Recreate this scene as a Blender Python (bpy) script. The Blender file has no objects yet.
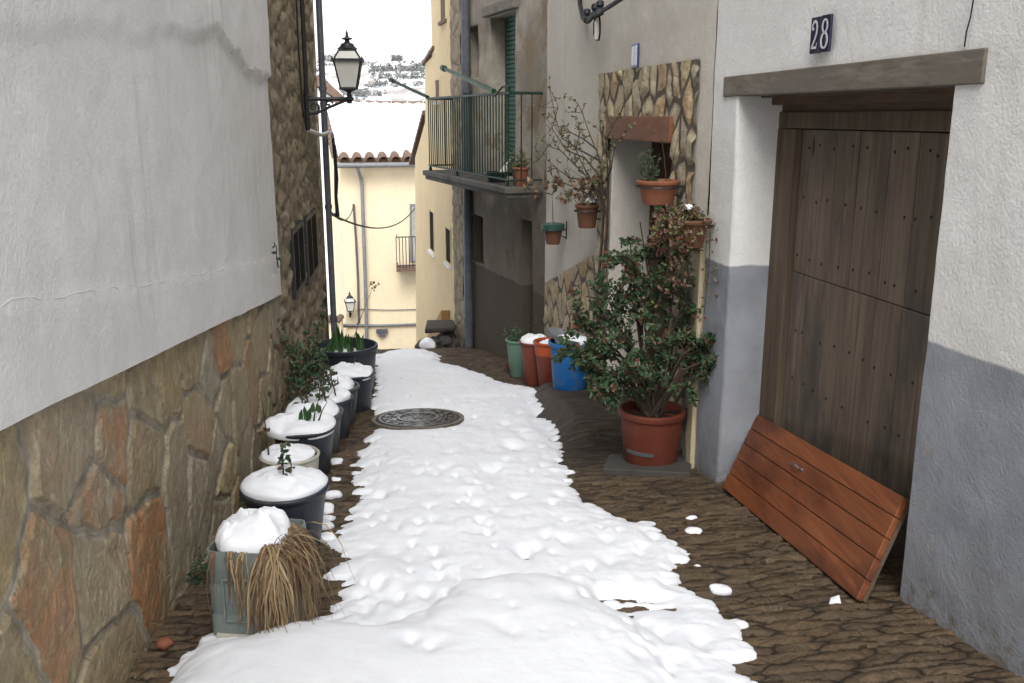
import bpy, math, random
import numpy as np
from mathutils import Vector, Matrix
R = math.radians
random.seed(7)
rng = np.random.default_rng(11)
scene = bpy.context.scene
COL = scene.collection
CAMZ = 1.6

# ------------------------------------------------------------------ geometry helpers
F_PX, PITCH = 922.0, R(13.7)
CP, SP = math.cos(PITCH), math.sin(PITCH)

def ray(px, py):
    """photo pixel -> (X/Y, (Z-camera height)/Y) along the ray"""
    x = (px - 512) / F_PX
    y = (341.5 - py) / F_PX
    fw = CP + SP * y
    return x / fw, (y * CP - SP) / fw

def on_ground(px, py, h=0.0):
    a, b = ray(px, py)
    Y = (CAMZ - h) / (-b - .124 * (.994 - .111 * a))
    return Vector((a * Y, Y, CAMZ + b * Y))

def at(px, py, Y):
    a, b = ray(px, py)
    return Vector((a * Y, Y, CAMZ + b * Y))

def to_us(x, y):
    return -.111 * x + .994 * y, .994 * x + .111 * y

def from_us(u, s):
    return -.111 * u + .994 * s, .994 * u + .111 * s

def ground_z(u):
    e = np.maximum(0, np.asarray(u, dtype=float) - 12.4)
    return -.124 * np.asarray(u, dtype=float) - .24 * e * e / (e + .8)

def gz(x, y):
    return float(ground_z(to_us(x, y)[0]))

class Wall:
    """vertical plane X = k + m*Y; n points into the alley"""
    def __init__(self, k, m, side):
        self.k, self.m = k, m
        l = math.hypot(1, m)
        self.n = (side / l, -side * m / l)
        self.d = (m / l, 1 / l)
    def p(self, Y, o, z):
        return Vector((self.k + self.m * Y + o * self.n[0], Y + o * self.n[1], z))
    def hit(self, px, py, o=0.0):
        a, b = ray(px, py)
        # (k + mY + o n0) = a (Y + o n1)
        Y = (self.k + o * self.n[0] - a * o * self.n[1]) / (a - self.m)
        yy = Y + o * self.n[1]
        return Y, CAMZ + b * yy

LW = Wall(-1.05, -.112, 1)
RW = Wall(2.373, -.198, -1)
OW = Wall(4.009, -.36, -1)
CW = Wall(2.12, -.22, -1)

# ------------------------------------------------------------------ noise
def _hash(ix, iy, iz, seed):
    h = (ix.astype(np.int64) * 374761393 + iy.astype(np.int64) * 668265263 + iz.astype(np.int64) * 2147483647 + seed * 974711) & 0xffffffff
    h = ((h ^ (h >> 13)) * 1274126177) & 0xffffffff
    h = (h ^ (h >> 16)) & 0xffffffff
    return h / 4294967295.0

def vnoise(x, y, z=0.0, seed=0):
    x = np.asarray(x, float); y = np.asarray(y, float); z = np.asarray(z, float) + np.zeros_like(x)
    xi, yi, zi = np.floor(x), np.floor(y), np.floor(z)
    fx, fy, fz = x - xi, y - yi, z - zi
    fx = fx * fx * (3 - 2 * fx); fy = fy * fy * (3 - 2 * fy); fz = fz * fz * (3 - 2 * fz)
    r = 0
    for dx in (0, 1):
        for dy in (0, 1):
            for dz in (0, 1):
                w = (fx if dx else 1 - fx) * (fy if dy else 1 - fy) * (fz if dz else 1 - fz)
                r = r + w * _hash(xi + dx, yi + dy, zi + dz, seed)
    return r * 2 - 1

def fbm(x, y, z=0.0, octv=3, seed=0):
    a, t, s = 1.0, 0, 0
    x = np.asarray(x, float); y = np.asarray(y, float); z = np.asarray(z, float)
    for i in range(octv):
        t = t + a * vnoise(x, y, z, seed + i * 17); s += a
        a *= .5; x = x * 2.03; y = y * 2.03; z = z * 2.03
    return t / s

def sstep(a, b, x):
    t = np.clip((x - a) / (b - a), 0, 1)
    return t * t * (3 - 2 * t)

def voro(P, S, span=3.0, chunk=6000):
    """nearest seed and distance to the cell edge for every point (unit cells)"""
    order = np.argsort(P[:, 0], kind='stable')
    idx = np.zeros(len(P), int); ed = np.zeros(len(P))
    for c0 in range(0, len(P), chunk):
        o = order[c0:c0 + chunk]
        p = P[o]
        sel = np.where((S[:, 0] > p[:, 0].min() - span) & (S[:, 0] < p[:, 0].max() + span))[0]
        q = S[sel]
        d2 = ((p[:, None, :] - q[None]) ** 2).sum(2)
        i1 = d2.argmin(1)
        dm = d2[np.arange(len(p)), i1]
        sep = np.sqrt(((q[:, None, :] - q[None]) ** 2).sum(2)) + 1e-9
        e = (d2 - dm[:, None]) / (2 * sep[i1])
        e[np.arange(len(p)), i1] = 1e9
        idx[o] = sel[i1]; ed[o] = e.min(1)
    return idx, ed

def sdist(px, py, poly):
    """signed distance to polygon, + inside"""
    poly = np.asarray(poly, float)
    d = np.full(px.shape, 1e9); ins = np.zeros(px.shape, bool)
    n = len(poly)
    for i in range(n):
        ax, ay = poly[i]; bx, by = poly[(i + 1) % n]
        ex, ey = bx - ax, by - ay
        wx, wy = px - ax, py - ay
        t = np.clip((wx * ex + wy * ey) / (ex * ex + ey * ey + 1e-12), 0, 1)
        d = np.minimum(d, np.hypot(wx - ex * t, wy - ey * t))
        c = ((ay > py) != (by > py))
        with np.errstate(divide='ignore', invalid='ignore'):
            xi = (bx - ax) * (py - ay) / (by - ay + 1e-15) + ax
        ins ^= c & (px < xi)
    return np.where(ins, d, -d)

# ------------------------------------------------------------------ objects
def mesh_data(name, v, f, mats=(), fm=None, smooth=False, attrs=None):
    me = bpy.data.meshes.new(name)
    v = np.asarray(v, dtype=np.float32).reshape(-1, 3)
    if isinstance(f, np.ndarray):
        k = f.shape[1]
        me.vertices.add(len(v)); me.vertices.foreach_set('co', v.ravel())
        me.loops.add(f.size); me.loops.foreach_set('vertex_index', f.astype(np.int32).ravel())
        me.polygons.add(len(f)); me.polygons.foreach_set('loop_start', np.arange(0, f.size, k, dtype=np.int32))
        me.update(calc_edges=True)
    else:
        me.from_pydata([tuple(map(float, q)) for q in v], [], f)
    for m in mats: me.materials.append(m)
    if fm is not None: me.polygons.foreach_set('material_index', np.asarray(fm, dtype=np.int32))
    if smooth: me.polygons.foreach_set('use_smooth', np.ones(len(me.polygons), bool))
    if attrs:
        for an, av in attrs.items():
            a = me.attributes.new(an, 'FLOAT', 'POINT'); a.data.foreach_set('value', np.asarray(av, dtype=np.float32))
    me.update()
    return me

def world_loc(o):
    p = Vector(o.location); q = o.parent
    while q: p += q.location; q = q.parent
    return p

def link(name, me, parent=None, base=None):
    """me in world coordinates; base (or the parent's place) becomes its origin"""
    o = bpy.data.objects.new(name, me)
    COL.objects.link(o)
    if parent is not None:
        pw = world_loc(parent)
        o.parent = parent
        me.transform(Matrix.Translation(-pw))
    elif base is not None:
        me.transform(Matrix.Translation(-Vector(base))); o.location = base
    return o

def tag(o, label=None, cat=None, group=None, kind=None):
    if label: o['label'] = label
    if cat: o['category'] = cat
    if group: o['group'] = group
    if kind: o['kind'] = kind
    return o

def thing(name, label, cat, loc, group=None):
    o = bpy.data.objects.new(name, None); o.empty_display_size = .1
    COL.objects.link(o); o.location = loc
    return tag(o, label, cat, group)

class MB:
    def __init__(self): self.v = []; self.f = []; self.m = []
    def add(self, v, f, mi=0):
        b = len(self.v)
        self.v += [Vector(q) for q in v]
        for q in f: self.f.append([i + b for i in q]); self.m.append(mi)
    def hexa(self, c, mi=0):
        """8 corners: 0-3 bottom loop, 4-7 top loop"""
        self.add(c, [(3, 2, 1, 0), (4, 5, 6, 7), (0, 1, 5, 4), (1, 2, 6, 5), (2, 3, 7, 6), (3, 0, 4, 7)], mi)
    def wbox(self, W, y0, y1, o0, o1, z0, z1, mi=0):
        zz = (lambda z, i: z[i] if isinstance(z, (tuple, list)) else z)
        self.hexa([W.p(y0, o0, zz(z0, 0)), W.p(y1, o0, zz(z0, 1)), W.p(y1, o1, zz(z0, 1)), W.p(y0, o1, zz(z0, 0)),
                   W.p(y0, o0, zz(z1, 0)), W.p(y1, o0, zz(z1, 1)), W.p(y1, o1, zz(z1, 1)), W.p(y0, o1, zz(z1, 0))], mi)
    def obox(self, c, ax, ay, az, hx, hy, hz, mi=0):
        c = Vector(c); X = Vector(ax) * hx; Y = Vector(ay) * hy; Z = Vector(az) * hz
        self.hexa([c - X - Y - Z, c + X - Y - Z, c + X + Y - Z, c - X + Y - Z, c - X - Y + Z, c + X - Y + Z, c + X + Y + Z, c - X + Y + Z], mi)
    def box(self, c, hx, hy, hz, rz=0, mi=0):
        self.obox(c, (math.cos(rz), math.sin(rz), 0), (-math.sin(rz), math.cos(rz), 0), (0, 0, 1), hx, hy, hz, mi)
    def tube(self, pts, rad, n=8, mi=0, cap=True):
        pts = [Vector(p) for p in pts]
        if not isinstance(rad, (list, tuple)): rad = [rad] * len(pts)
        b = len(self.v); prev = None
        for i, p in enumerate(pts):
            t = (pts[min(i + 1, len(pts) - 1)] - pts[max(i - 1, 0)])
            if t.length < 1e-9: t = Vector((0, 0, 1))
            t.normalize()
            if prev is None:
                a = Vector((0, 0, 1)) if abs(t.z) < .9 else Vector((1, 0, 0))
                u = t.cross(a).normalized()
            else:
                u = prev - t * prev.dot(t)
                u = u.normalized() if u.length > 1e-6 else t.orthogonal().normalized()
            prev = u; w = t.cross(u)
            for k in range(n):
                an = 2 * math.pi * k / n
                self.v.append(p + (u * math.cos(an) + w * math.sin(an)) * rad[i])
        for i in range(len(pts) - 1):
            for k in range(n):
                k2 = (k + 1) % n
                self.f.append([b + i * n + k, b + i * n + k2, b + (i + 1) * n + k2, b + (i + 1) * n + k]); self.m.append(mi)
        if cap:
            self.f.append([b + k for k in reversed(range(n))]); self.m.append(mi)
            e = b + (len(pts) - 1) * n
            self.f.append([e + k for k in range(n)]); self.m.append(mi)
    def lathe(self, prof, c, n=40, mi=0, sx=1, sy=1, rz=0, wob=0.0, seed=0):
        """prof: (radius, z) bottom to top (outside), may come back down inside"""
        c = Vector(c); b = len(self.v)
        for (r, z) in prof:
            for k in range(n):
                an = 2 * math.pi * k / n
                rr = r * (1 + wob * math.sin(3 * an + seed))
                x, y = rr * sx * math.cos(an), rr * sy * math.sin(an)
                self.v.append(c + Vector((x * math.cos(rz) - y * math.sin(rz), x * math.sin(rz) + y * math.cos(rz), z)))
        for i in range(len(prof) - 1):
            for k in range(n):
                k2 = (k + 1) % n
                self.f.append([b + i * n + k, b + i * n + k2, b + (i + 1) * n + k2, b + (i + 1) * n + k]); self.m.append(mi)
        self.f.append([b + k for k in reversed(range(n))]); self.m.append(mi)
        e = b + (len(prof) - 1) * n
        self.f.append([e + k for k in range(n)]); self.m.append(mi)
    def prism(self, poly, off, mi=0):
        """closed polygon of points, extruded by the vector off"""
        n = len(poly); off = Vector(off)
        v = [Vector(p) for p in poly]; v += [p + off for p in v]
        self.add(v, [list(reversed(range(n))), [n + i for i in range(n)]] + [[i, (i + 1) % n, n + (i + 1) % n, n + i] for i in range(n)], mi)
    def grid(self, V, mi=0, flip=False):
        V = np.asarray(V); h, w = V.shape[:2]; b = len(self.v)
        self.v += [Vector(q) for q in V.reshape(-1, 3)]
        for i in range(h - 1):
            for j in range(w - 1):
                q = [b + i * w + j, b + i * w + j + 1, b + (i + 1) * w + j + 1, b + (i + 1) * w + j]
                self.f.append(q[::-1] if flip else q); self.m.append(mi)
    def build(self, name, mats, parent=None, smooth=False, base=None, bevel=0.0, auto=None):
        if not isinstance(mats, (list, tuple)): mats = [mats]
        me = mesh_data(name, [tuple(q) for q in self.v], self.f, mats, self.m, smooth)
        if auto is not None:
            me.polygons.foreach_set('use_smooth', np.ones(len(me.polygons), bool))
            me.set_sharp_from_angle(angle=R(auto))
        o = link(name, me, parent, base)
        if bevel:
            b = o.modifiers.new('bevel', 'BEVEL'); b.width = bevel; b.segments = 2; b.limit_method = 'ANGLE'; b.angle_limit = R(35)
        return o

# ------------------------------------------------------------------ materials
class NT:
    def __init__(self, name):
        self.mat = bpy.data.materials.new(name); self.mat.use_nodes = True
        self.t = self.mat.node_tree; self.t.nodes.clear()
        self.out = self.t.nodes.new('ShaderNodeOutputMaterial')
        self.b = self.t.nodes.new('ShaderNodeBsdfPrincipled')
        self.t.links.new(self.b.outputs[0], self.out.inputs[0])
    def new(self, k): return self.t.nodes.new(k)
    def set(self, sock, v):
        if isinstance(v, bpy.types.NodeSocket): self.t.links.new(v, sock)
        elif isinstance(v, tuple) and len(v) == 3 and sock.type == 'RGBA': sock.default_value = (*v, 1)
        else: sock.default_value = v
    def pos(self): return self.new('ShaderNodeNewGeometry').outputs['Position']
    def normal(self): return self.new('ShaderNodeNewGeometry').outputs['True Normal']
    def island(self): return self.new('ShaderNodeNewGeometry').outputs['Random Per Island']
    def obj(self): return self.new('ShaderNodeTexCoord').outputs['Object']
    def objrand(self): return self.new('ShaderNodeObjectInfo').outputs['Random']
    def attr(self, n):
        a = self.new('ShaderNodeAttribute'); a.attribute_name = n; return a.outputs['Fac']
    def map(self, v, scale=(1, 1, 1), rot=(0, 0, 0), loc=(0, 0, 0)):
        m = self.new('ShaderNodeMapping'); self.set(m.inputs[0], v)
        m.inputs['Scale'].default_value = scale; m.inputs['Rotation'].default_value = rot; m.inputs['Location'].default_value = loc
        return m.outputs[0]
    def noise(self, v, scale, detail=4, rough=.55, dist=0.0):
        n = self.new('ShaderNodeTexNoise'); self.set(n.inputs['Vector'], v)
        n.inputs['Scale'].default_value = scale; n.inputs['Detail'].default_value = detail
        n.inputs['Roughness'].default_value = rough; n.inputs['Distortion'].default_value = dist
        return n.outputs['Fac']
    def voronoi(self, v, scale, feature='F1', out='Distance'):
        n = self.new('ShaderNodeTexVoronoi'); n.feature = feature; self.set(n.inputs['Vector'], v); n.inputs['Scale'].default_value = scale
        return n.outputs[out]
    def sep(self, v):
        n = self.new('ShaderNodeSeparateXYZ'); self.set(n.inputs[0], v); return n.outputs
    def comb(self, x, y, z):
        n = self.new('ShaderNodeCombineXYZ')
        for i, q in enumerate((x, y, z)): self.set(n.inputs[i], q)
        return n.outputs[0]
    def math(self, op, a, b=0.0, c=0.0, clamp=False):
        n = self.new('ShaderNodeMath'); n.operation = op; n.use_clamp = clamp
        self.set(n.inputs[0], a); self.set(n.inputs[1], b)
        if len(n.inputs) > 2: self.set(n.inputs[2], c)
        return n.outputs[0]
    def rng(self, v, a, b, c=0.0, d=1.0, smooth=True):
        n = self.new('ShaderNodeMapRange'); n.clamp = True
        if smooth: n.interpolation_type = 'SMOOTHSTEP'
        self.set(n.inputs['Value'], v); n.inputs['From Min'].default_value = a; n.inputs['From Max'].default_value = b
        n.inputs['To Min'].default_value = c; n.inputs['To Max'].default_value = d
        return n.outputs[0]
    def ramp(self, fac, stops, interp='LINEAR'):
        n = self.new('ShaderNodeValToRGB'); n.color_ramp.interpolation = interp
        e = n.color_ramp.elements
        while len(e) < len(stops): e.new(.5)
        for i, (p, c) in enumerate(stops): e[i].position = p; e[i].color = (*c, 1)
        self.set(n.inputs[0], fac); return n.outputs[0]
    def mix(self, fac, a, b, mode='MIX'):
        n = self.new('ShaderNodeMix'); n.data_type = 'RGBA'; n.blend_type = mode
        self.set(n.inputs[0], fac); self.set(n.inputs[6], a); self.set(n.inputs[7], b)
        return n.outputs[2]
    def bump(self, h, strength=.3, dist=.01, normal=None):
        n = self.new('ShaderNodeBump'); n.inputs['Strength'].default_value = strength; n.inputs['Distance'].default_value = dist
        self.set(n.inputs['Height'], h)
        if normal is not None: self.set(n.inputs['Normal'], normal)
        return n.outputs[0]
    def done(self, col, rough=.8, normal=None, spec=.3, metal=0.0):
        self.set(self.b.inputs['Base Color'], col); self.set(self.b.inputs['Roughness'], rough)
        self.b.inputs['Specular IOR Level'].default_value = spec; self.b.inputs['Metallic'].default_value = metal
        if normal is not None: self.set(self.b.inputs['Normal'], normal)
        return self.mat

def simple(name, c, rough=.6, var=.25, scale=8.0, bump=.1, bdist=.003, spec=.3, metal=0.0, dirt=None, dscale=5.0, dlo=.5, dhi=.75):
    n = NT(name); p = n.obj()
    a = n.noise(p, scale, 5); b = n.noise(p, scale * 9, 4)
    lo = tuple(x * (1 - var) for x in c); hi = tuple(min(1, x * (1 + var)) for x in c)
    col = n.ramp(n.math('ADD', n.math('MULTIPLY', a, .7), n.math('MULTIPLY', b, .3)), [(.3, lo), (.7, hi)])
    if dirt: col = n.mix(n.rng(n.noise(p, dscale, 6, .65), dlo, dhi), col, dirt)
    return n.done(col, n.rng(a, .3, .7, rough * .85, min(1, rough * 1.15)), n.bump(n.math('ADD', a, n.math('MULTIPLY', b, .5)), bump, bdist), spec, metal)

def plaster(name, base, stain, streak, grey=None, grey_z=None, bump=.38, splash=None, low_shade=None, patch=None, dado_wob=.01):
    n = NT(name); p = n.pos()
    xyz = n.sep(p)
    big = n.noise(p, .9, 5, .6); mid = n.noise(p, 4.0, 6, .6); fine = n.noise(p, 70, 4, .6); grit = n.noise(p, 240, 2, .5)
    lump = n.noise(p, 14, 4, .55)
    st = n.noise(n.map(p, (11, 11, .3)), 1.0, 5, .6)
    st2 = n.noise(n.map(p, (1.8, 1.8, .35)), 1.0, 3, .5)
    col = n.mix(n.rng(big, .38, .68), base, stain)
    if grey is not None:
        wob = n.math('MULTIPLY', n.math('SUBTRACT', n.noise(p, 5, 3), .5), dado_wob * 4)
        k = n.rng(n.math('ADD', xyz[2], wob), grey_z - .006, grey_z + .006, 1, 0, False)
        gcol = n.mix(n.rng(mid, .35, .7), grey, tuple(x * .8 for x in grey))
        # worn low band where the paint has come off
        wear = n.math('MULTIPLY', n.rng(n.noise(p, 7, 6, .7), .6, .66), n.rng(n.noise(p, 1.3, 2), .5, .6))
        gcol = n.mix(n.math('MULTIPLY', wear, .55), gcol, (.36, .31, .24))
    col = n.mix(n.math('MULTIPLY', n.math('MULTIPLY', n.rng(st, .48, .80), n.rng(st2, .44, .68)), .6), col, streak)
    col = n.mix(n.rng(n.math('ADD', n.math('MULTIPLY', fine, .6), n.math('MULTIPLY', lump, .4)), .35, .62, .22, 0), col, tuple(x * .55 for x in base))
    col = n.mix(n.rng(n.noise(p, 2.6, 6, .62), .45, .7, 0, .5), col, stain)
    if patch is not None: col = n.mix(n.rng(n.noise(p, 2.2, 7, .68), .56, .62), col, patch)
    if grey is not None: col = n.mix(k, col, gcol)
    if low_shade is not None:          # shade under the balcony painted into the lower wall
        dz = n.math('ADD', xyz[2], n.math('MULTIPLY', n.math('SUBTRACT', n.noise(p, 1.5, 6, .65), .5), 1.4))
        col = n.mix(n.rng(dz, low_shade[0] + .25, low_shade[0] - .25, 0, .8), col, low_shade[1])
    if splash is not None:        # mud splashed up from the paving
        hz = n.math('ADD', n.math('ADD', xyz[2], n.math('MULTIPLY', xyz[1], .123)), .15)
        sm = n.math('ADD', n.noise(p, 16, 7, .72), n.math('MULTIPLY', hz, -.75))
        col = n.mix(n.rng(sm, .28, .5, 0, .75), col, splash)
    col = n.mix(n.rng(mid, .45, .8, 0, .35), col, tuple(x * .8 for x in base), 'MULTIPLY' if False else 'MIX') if grey is None else col
    h = n.math('ADD', n.math('ADD', n.math('MULTIPLY', fine, .9), n.math('MULTIPLY', grit, .25)), n.math('MULTIPLY', lump, 1.1))
    return n.done(col, .9, n.bump(h, bump, .014), .15)

def flagstone(name, cols, mortar, rust, rust_amt=.5, moss=None, bump=.6, tints=((.25, .205, .13), (.12, .10, .07), (.46, .40, .29), (.31, .275, .20), (.19, .145, .085)), rough=.78):
    """stone relief sheets carry 'sid' (one random number per stone) and 'mort' (1 in the joints)"""
    n = NT(name); p = n.pos()
    sid = n.attr('sid'); mo = n.attr('mort')
    k = len(cols)
    base = n.ramp(sid, [((i + .5) / k, c) for i, c in enumerate(cols)])
    off = n.math('MULTIPLY', sid, 37.0)
    q = n.new('ShaderNodeVectorMath'); q.operation = 'ADD'; n.set(q.inputs[0], p); n.set(q.inputs[1], n.comb(off, off, off))
    q = q.outputs[0]
    a = n.noise(q, 5, 6, .65, .4); b = n.noise(q, 26, 6, .65); c = n.noise(q, 120, 3, .6)
    col = n.mix(n.rng(a, .35, .7), base, n.mix(.5, base, tints[0]))
    sid2 = n.math('FRACT', n.math('MULTIPLY', sid, 7.31))
    rr = n.math('MULTIPLY', n.rng(n.math('ADD', n.noise(q, 3.2, 7, .72), n.math('MULTIPLY', n.math('SUBTRACT', n.math('POWER', sid2, 4), .45), .36)), .52, .74), rust_amt)
    col = n.mix(rr, col, rust)
    sp = n.rng(b, .56, .7, 0, .6)
    col = n.mix(n.rng(n.noise(q, 11, 6, .7), .42, .62, .55, 0), col, tints[4]); col = n.mix(sp, col, tints[2]); col = n.mix(n.rng(b, .44, .3, 0, .6), col, tints[1]); col = n.mix(n.rng(n.noise(q, 1.6, 4, .6), .42, .62, 0, .5), col, tints[3])
    col = n.mix(n.rng(c, .55, .75, 0, .4), col, (.05, .043, .035))
    if moss: col = n.mix(n.rng(n.noise(p, 1.7, 6, .7), .57, .7, 0, .7), col, moss)
    mcol = n.mix(n.rng(n.noise(p, 9, 5), .35, .65), mortar, tuple(x * .6 for x in mortar))
    col = n.mix(n.rng(mo, .35, .65), col, mcol)
    strat = n.math('MULTIPLY', n.rng(n.voronoi(n.map(q, (7, 7, 5)), 1.0, 'DISTANCE_TO_EDGE'), .0, .06), n.rng(n.noise(q, 14, 5, .65), .3, .6))
    h = n.math('ADD', n.math('ADD', n.math('MULTIPLY', b, 1.0), n.math('MULTIPLY', c, .4)), n.math('MULTIPLY', strat, .45))
    return n.done(col, rough, n.bump(h, bump, .014), .25)

def wood(name, c1, c2, c3, axis='Z', scale=1.0, rough=.75, knots=True, bump=.4, weather=None):
    n = NT(name); p = n.obj(); isl = n.island()
    off = n.math('MULTIPLY', isl, 23.0)
    q = n.new('ShaderNodeVectorMath'); q.operation = 'ADD'; n.set(q.inputs[0], p); n.set(q.inputs[1], n.comb(off, off, off)); q = q.outputs[0]
    sc = {'Z': (38, 38, 1.6), 'Y': (38, 1.6, 38), 'X': (1.6, 38, 38)}[axis]
    sc = tuple(s * scale for s in sc)
    g = n.noise(n.map(q, sc), 1.0, 6, .62, .6)
    g2 = n.noise(n.map(q, tuple(s * .22 for s in sc)), 1.0, 4, .6, 1.2)
    col = n.ramp(g, [(.25, c1), (.5, c2), (.78, c3)])
    col = n.mix(n.rng(g2, .35, .7, 0, .55), col, c1)
    col = n.mix(n.math('MULTIPLY', isl, .4), col, n.mix(.5, col, c3))
    if weather: col = n.mix(n.rng(n.noise(n.map(p, tuple(1.0 if s < 10 else 3.0 for s in sc)), 1.3, 5, .65), .45, .68, 0, .8), col, weather)
    h = n.math('ADD', g, n.math('MULTIPLY', g2, .5))
    if knots:
        kn = n.voronoi(n.map(q, tuple((1.1 if s < 10 * scale else 5.0) * scale for s in sc)), 1.0)
        m = n.rng(kn, .1, .03)
        col = n.mix(m, col, tuple(x * .35 for x in c1))
    return n.done(col, rough, n.bump(h, bump, .006), .3)

M = {}
M['plaster_left'] = plaster('white_limewash', (.78, .775, .77), (.68, .67, .655), (.44, .36, .26))
M['plaster_28'] = plaster('white_and_grey_paint', (.75, .742, .72), (.68, .67, .645), (.52, .46, .37), grey=(.29, .305, .335), grey_z=.735, splash=(.17, .135, .095), bump=.42)
M['plaster_cream'] = plaster('cream_render', (.61, .575, .51), (.55, .515, .45), (.43, .375, .29), splash=(.17, .135, .095))
M['plaster_old'] = plaster('old_grey_plaster', (.42, .385, .325), (.22, .19, .15), (.13, .11, .09), patch=(.23, .18, .12), grey=(.032, .029, .026), low_shade=(.75, (.085, .07, .052)), grey_z=-.35, bump=.7, dado_wob=.012)  # dado paint and lower wall darkened to carry the shade under the balcony
M['plaster_yellow'] = plaster('pale_yellow_paint', (.66, .525, .32), (.61, .485, .295), (.50, .39, .235), bump=.12)
M['plaster_beige'] = plaster('pale_beige_paint', (.75, .645, .455), (.70, .60, .425), (.60, .50, .35), bump=.12)
M['plaster_far_white'] = plaster('far_white_paint', (.80, .79, .77), (.76, .75, .73), (.66, .62, .56), bump=.12)
M['cream_strip'] = plaster('cream_strip', (.55, .48, .32), (.48, .41, .27), (.33, .27, .17), bump=.5)
M['plinth'] = flagstone('plinth_flagstone', [(.40, .32, .18), (.50, .40, .22), (.37, .345, .295), (.53, .43, .26), (.34, .28, .17), (.44, .385, .285), (.43, .31, .16)], (.37, .33, .26), (.42, .16, .055), .85, moss=(.10, .095, .045))
M['portal'] = flagstone('portal_flagstone', [(.58, .48, .30), (.48, .42, .30), (.62, .52, .34), (.44, .41, .34), (.60, .41, .23)], (.15, .125, .095), (.45, .24, .10), .5)
M['rubble'] = flagstone('rubble_masonry', [(.28, .235, .17), (.19, .155, .11), (.33, .27, .185), (.24, .21, .17)], (.25, .205, .145), (.28, .17, .10), .3)
M['cobble'] = flagstone('schist_cobbles', [(.13, .088, .05), (.09, .062, .038), (.165, .113, .066), (.105, .08, .054), (.15, .096, .053), (.08, .06, .041)], (.075, .057, .038), (.18, .09, .04), .25, moss=(.05, .048, .022), bump=.8, tints=((.085, .06, .037), (.03, .023, .016), (.20, .15, .095), (.11, .079, .048), (.055, .039, .025)), rough=.6)
M['wood_door'] = wood('weathered_plank', (.062, .046, .033), (.14, .107, .077), (.22, .177, .135), 'Z', weather=(.06, .054, .048))
M['wood_frame'] = wood('old_frame_wood', (.045, .033, .023), (.095, .069, .046), (.15, .112, .076), 'Z')
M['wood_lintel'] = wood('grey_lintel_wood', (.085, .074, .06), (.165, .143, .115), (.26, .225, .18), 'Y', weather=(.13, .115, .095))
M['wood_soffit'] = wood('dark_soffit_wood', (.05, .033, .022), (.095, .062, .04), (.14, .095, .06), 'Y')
M['wood_red'] = wood('varnished_pine', (.10, .03, .012), (.21, .066, .024), (.30, .105, .04), 'Y', rough=.5, bump=.3, knots=False, weather=(.075, .022, .010))
M['wood_portal'] = wood('red_beam_wood', (.10, .04, .02), (.18, .072, .034), (.25, .112, .056), 'Y', rough=.6)
M['wood_dark'] = wood('dark_door_wood', (.03, .016, .009), (.06, .03, .017), (.085, .045, .026), 'Z')
M['iron'] = simple('black_iron', (.018, .02, .023), .5, .3, 20, .15, spec=.4)
M['iron_rust'] = simple('rusty_nail_iron', (.03, .022, .018), .7, .4, 30)
M['chrome'] = simple('steel_handle', (.55, .55, .55), .3, .1, metal=1.0)
M['iron_green'] = simple('green_painted_iron', (.012, .032, .022), .55, .4, 25, .2, dirt=(.03, .022, .016), dscale=30)
M['slat_green'] = simple('green_blind_slats', (.028, .085, .062), .5, .3, 10)
M['pole_green'] = simple('green_pole_paint', (.014, .045, .018), .5, .3, 10)
M['zinc'] = simple('grey_zinc', (.17, .18, .19), .5, .25, 6)
M['pipe_dark'] = simple('dark_pipe', (.085, .092, .107), .5, .35, 8)
M['pipe_light'] = simple('light_conduit', (.42, .42, .42), .4, .2, 8)
M['cable'] = simple('black_cable', (.015, .015, .016), .6, .2)
M['tub'] = simple('navy_black_plastic', (.021, .026, .036), .42, .25, 7, .08, dirt=(.07, .065, .055), dscale=6, dlo=.52, dhi=.8)
M['pot_grey'] = simple('grey_plastic', (.075, .08, .085), .5, .3, 7, dirt=(.05, .045, .035))
M['bucket_white'] = simple('dirty_white_plastic', (.42, .40, .34), .45, .15, 5, dirt=(.22, .19, .14))
M['canister'] = simple('grey_green_plastic', (.155, .185, .175), .42, .2, 5, .12, dirt=(.14, .13, .1), dscale=5)
M['blue'] = simple('blue_plastic', (.008, .115, .35), .5, .25, 5, .06, dirt=(.09, .13, .19), dscale=9, dlo=.48, dhi=.75)
M['orange'] = simple('orange_plastic', (.40, .075, .02), .45, .2, 5, .06, dirt=(.16, .07, .035), dscale=4)
M['redpot'] = simple('dull_red_plastic', (.16, .04, .025), .5, .25, 5, dirt=(.12, .05, .03))
M['greenpot'] = simple('faded_green_plastic', (.12, .21, .16), .5, .2, 5, dirt=(.09, .12, .09))
M['terra'] = simple('terracotta_red', (.135, .034, .019), .6, .2, 5, .08, dirt=(.12, .055, .038), dscale=10, dlo=.52, dhi=.8)
M['terra2'] = simple('terracotta_orange', (.22, .08, .042), .7, .2, 8, .1, dirt=(.2, .09, .05))
M['pot_brown'] = simple('brown_pot', (.13, .06, .035), .6, .25, 8)
M['pot_teal'] = simple('teal_glaze', (.03, .085, .07), .4, .25, 8)
M['soil'] = simple('wet_soil', (.03, .022, .016), .9, .5, 40, .9, .02)
M['slate'] = simple('dark_slate', (.06, .055, .05), .7, .35, 9, .4, .006)
M['concrete'] = simple('old_concrete', (.16, .145, .12), .85, .3, 8, .5, .006, dirt=(.07, .06, .05))
M['slab_dark'] = simple('dark_weathered_concrete', (.085, .078, .068), .85, .4, 6, .5, .006, dirt=(.03, .027, .023))
M['tile'] = simple('clay_tile', (.14, .09, .065), .8, .4, 12, .3, dirt=(.13, .11, .09))
M['brass'] = simple('cast_iron_cover', (.05, .051, .054), .3, .4, 14, .35, .003, spec=.5, dirt=(.10, .09, .075), dscale=9)
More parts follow.
